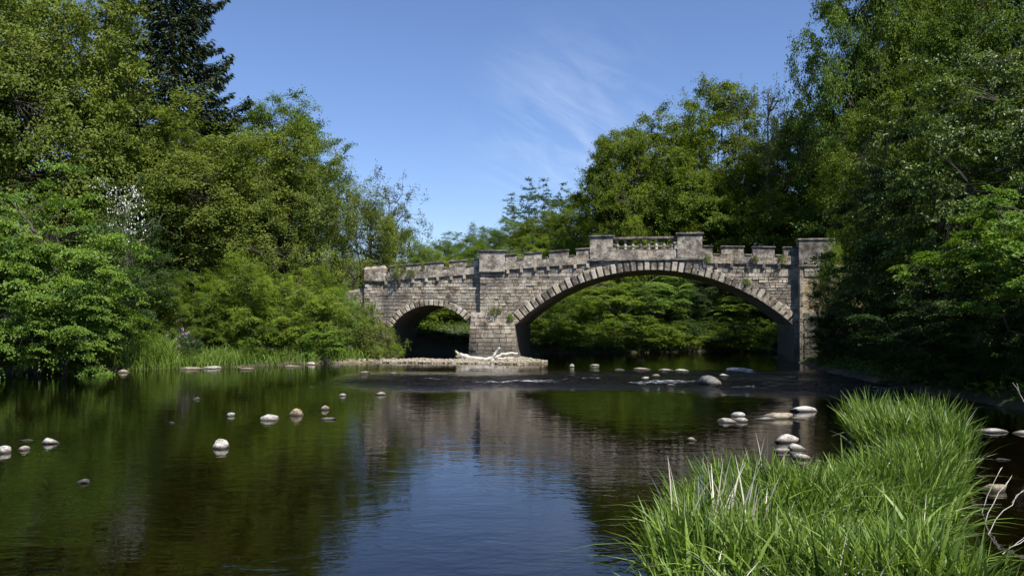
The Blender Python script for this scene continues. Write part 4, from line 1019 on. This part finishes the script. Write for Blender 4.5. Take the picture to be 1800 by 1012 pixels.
for q in [(387, 787, 46, 21, 'large pale round boulder alone in the left pool'), (473, 738, 40, 12, 'pale flat stone left of the brown boulder'), (524, 730, 36, 17, 'brown boulder leaning among the stones of the pool', 'rockbrown'),
    (568, 720, 20, 11, 'small mossy brown stone right of the brown boulder', 'rockbrown'), (577, 737, 28, 5, 'thin grey stone barely above the water'), (601, 696, 16, 6, 'small white stone left of its twin below the small arch'), (668, 694, 22, 7, 'white stone right of its smaller twin below the small arch'),
    (403, 731, 20, 8, 'small white stone left of the pale flat stone'), (344, 702, 14, 6, 'small dark grey stone near the left bank', 'rockdark'), (88, 779, 32, 14, 'pale pointed boulder near the left edge'), (42, 791, 22, 10, 'small pale stone beside the pointed boulder'),
    (2, 796, 30, 17, 'pale boulder cut by the left edge'), (142, 848, 28, 9, 'low dark stone alone in the lower left water', 'rockdark'), (45, 774, 26, 3, 'flat stone awash behind the pointed boulder', 'rockdark'), (298, 743, 18, 3, 'dark stone awash in the left pool', 'rockdark'),
    (1378, 777, 54, 20, 'large pale oval boulder behind the near grass'), (1404, 790, 34, 13, 'angular grey stone touching the large oval boulder'), (1376, 794, 30, 9, 'pale stone half hidden by grass tips'), (1412, 806, 34, 12, 'pale stone lowest of the group at the grass edge'), (1440, 812, 16, 7, 'tiny stone at the edge of the near grass'),
    (1415, 723, 54, 13, 'long pale stone farthest right in the mid river group'), (1372, 735, 52, 15, 'tan slab in the mid river group', 'rockbrown'), (1346, 738, 40, 6, 'thin pale slab left of the tan slab'), (1405, 736, 34, 7, 'low tan stone right of the tan slab', 'rockbrown'),
    (1298, 732, 28, 11, 'small rounded stone on top of the left mid river group'), (1280, 742, 38, 10, 'pale flat stone leftmost of the mid river group'), (1303, 741, 26, 10, 'pale stone in front of the left mid river group'), (1212, 774, 28, 8, 'small pale stone alone left of the large oval boulder'),
    (1252, 674, 48, 20, 'grey tilted slab standing in the riffle', 'rockdark'), (1275, 661, 20, 6, 'small pale stone right behind the tilted slab'), (1300, 653, 56, 9, 'long pale rock at the far side of the riffle'), (1322, 656, 26, 4, 'flat stone right of the long pale rock'),
    (1135, 666, 14, 6, 'small white stone in the riffle left of the tilted slab'), (1152, 661, 18, 5, 'small tan stone in the riffle', 'rockbrown'), (1004, 645, 13, 8, 'white stone right of the gravel bar tip'), (1045, 643, 20, 4, 'low pale stone in line below the wide arch'), (1130, 649, 34, 4, 'flat pale stone below the middle of the wide arch'),
    (1172, 651, 30, 4, 'flat stone left of the long pale rock'), (1200, 652, 28, 5, 'flat pale stone right in front of the wide arch'), (1393, 665, 24, 5, 'yellowish stone near the foot of the right tower', 'rockbrown'), (1180, 677, 16, 4, 'low mossy stone in the riffle', 'rockbrown'),
    (1748, 760, 56, 9, 'long flat pale stone in the dark water at right'), (1796, 762, 30, 8, 'flat pale stone cut by the right edge'), (1752, 862, 40, 17, 'tan stone behind the twigs right of the near grass', 'rockbrown'), (1765, 808, 24, 4, 'dark stone awash right of the near grass', 'rockdark'),
    (1090, 650, 22, 3, 'stone awash left of the flat stones below the wide arch', 'rockdark'), (640, 655, 24, 4, 'pale low stone by the bleached branch'), (690, 657, 16, 3, 'tiny pale stone in front of the gravel bar')]:
    stone(*q[:5], *(q[5:]))
for q in [(210, 655, 30, 8, 'tan stone at the foot of the reeds', 'rockbrown'), (180, 655, 14, 5, 'small grey stone left of the reeds', 'rockdark'), (335, 649, 50, 6, 'long tan slab below the lilac flowers', 'rockbrown'), (370, 648, 40, 6, 'pale slab on the left waterline'), (430, 649, 34, 4, 'flat tan slab awash on the left waterline', 'rockbrown'),
    (545, 641, 22, 7, 'pale stone on the left bank below the low bush'), (515, 645, 40, 4, 'long flat stone on the left waterline', 'rockbrown'), (590, 643, 24, 4, 'grey stone at the water edge near the branch', 'rockdark')]:
    stone(*q[:5], *(q[5:]), group='stones along the left waterline')
# pebbly crest of the gravel bar
r = np.random.default_rng(8); V_, F_, nn = [], [], 0
ico = bmesh.new(); bmesh.ops.create_icosphere(ico, subdivisions=1, radius=1.0)
iv = np.array([v.co for v in ico.verts]); fi = np.array([[v.index for v in f.verts] for f in ico.faces]); ico.free()
xs, ys = r.uniform(-7.5, 1.8, 2600), r.uniform(39.3, 43.3, 2600); kd = river_sd(xs, ys); k = (kd > -.25) & (kd < 2.2); xs, ys = xs[k], ys[k]
for x_, y_ in zip(xs, ys):
    s_ = r.uniform(.025, .08) * (1.8 if r.random() < .06 else 1)
    V_.append(iv * [s_, s_ * .9, s_ * .55] * r.uniform(.8, 1.2, (len(iv), 1)) + [x_, y_, 0]); F_.append(fi + nn); nn += len(iv)
V_ = [v + [0, 0, z_] for v, z_ in zip(V_, np.maximum(ground_z(xs, ys), -.04) + .01)]
tag(link('pebbles', mesh_np('pebbles', np.concatenate(V_), np.concatenate(F_), None, True), M['gravel']), 'pale pebbles lying on the gravel bar', 'pebbles', kind='stuff')

# ------------------------------------------------------------------ driftwood and twigs
def limb(pts, r0, r1, k=7, n=10, wob=.02):
    pts = np.array(pts, float); tq = np.linspace(0, 1, len(pts)); ti = np.linspace(0, 1, n)
    pa = np.stack([np.interp(ti, tq, pts[:, j]) for j in range(3)], 1); pa[1:-1] += rng.normal(0, wob, (n - 2, 3))
    V, F = tube(pa, r0, r1, k)
    c0, c1 = len(V), len(V) + 1
    V = np.concatenate([V, pa[:1], pa[-1:]])
    caps = [(c0, (q + 1) % k, q) for q in range(k)] + [(c1, (n - 1) * k + q, (n - 1) * k + (q + 1) % k) for q in range(k)]
    return mesh_np('limb', V, [F, np.array(caps)], None, True)
Pd = lambda px, py, d: P(px, py, d)
dw = tag(link('driftwood', limb([Pd(808, 624, 41.6), Pd(835, 630, 41.2), Pd(868, 633, 40.9)], .15, .10), M['wood']), 'bleached driftwood trunk with branches stranded against the pier', 'driftwood')
link('branch', limb([Pd(848, 633, 40.9), Pd(866, 628, 40.9), Pd(872, 618, 40.9), Pd(878, 611, 40.8)], .11, .05), M['wood'], dw)
link('branch', limb([Pd(866, 629, 41.0), Pd(885, 622, 41.2), Pd(910, 621, 41.5)], .09, .05), M['wood'], dw)
link('branch', limb([Pd(874, 631, 40.8), Pd(890, 629, 41.0), Pd(902, 628, 41.3)], .06, .03), M['wood'], dw)
link('root_stub', limb([Pd(803, 628, 41.2), Pd(806, 622, 41.2), Pd(800, 617, 41.2)], .12, .05), M['rockbrown'], dw)
tag(link('bleached_branch', limb([Pd(580, 642, 39.6), Pd(600, 650, 37.6), Pd(612, 657, 33.6)], .045, .02), M['wood']), 'thin bleached branch lying into the water at the left bank', 'branch')
for i, (a, b_, lb) in enumerate((((1738, 862, 9.8), (1760, 822, 9.9), 'bleached twig nearest the tan stone beside the near grass'), ((1752, 872, 9.4), (1777, 838, 9.6), 'bent bleached twig rising from the right water'),
        ((1756, 905, 8.9), (1800, 862, 9.2), 'long bleached twig leaning out of the right edge'), ((1755, 975, 8.0), (1805, 945, 8.3), 'lowest bleached twig at the right edge'), ((1780, 672, 15.0), (1806, 712, 14.6), 'pale twig sticking out above the flat stones at right'))):
    A = np.array(Pd(*a)); B = np.array(Pd(*b_)); lo, hi = (A, B) if A[2] < B[2] else (B, A)
    base = lo + (lo - hi) * max(0, (lo[2] + .1) / max(.05, hi[2] - lo[2])) * .6
    base = np.array([base[0], base[1], min(base[2], ground_z(np.array([base[0]]), np.array([base[1]]))[0])])
    tw_ = tag(link('bleached_twig', limb([base, lo, hi], .005, .003, 5, 8, .01), M['wood']), lb, 'twig', 'bleached twigs at the right edge')
    mid = (lo + hi) / 2
    link('side_twig', limb([mid, mid + (hi - lo) * .35 + np.array([.05, .02, .05])], .004, .002, 4, 4, .004), M['wood'], tw_)
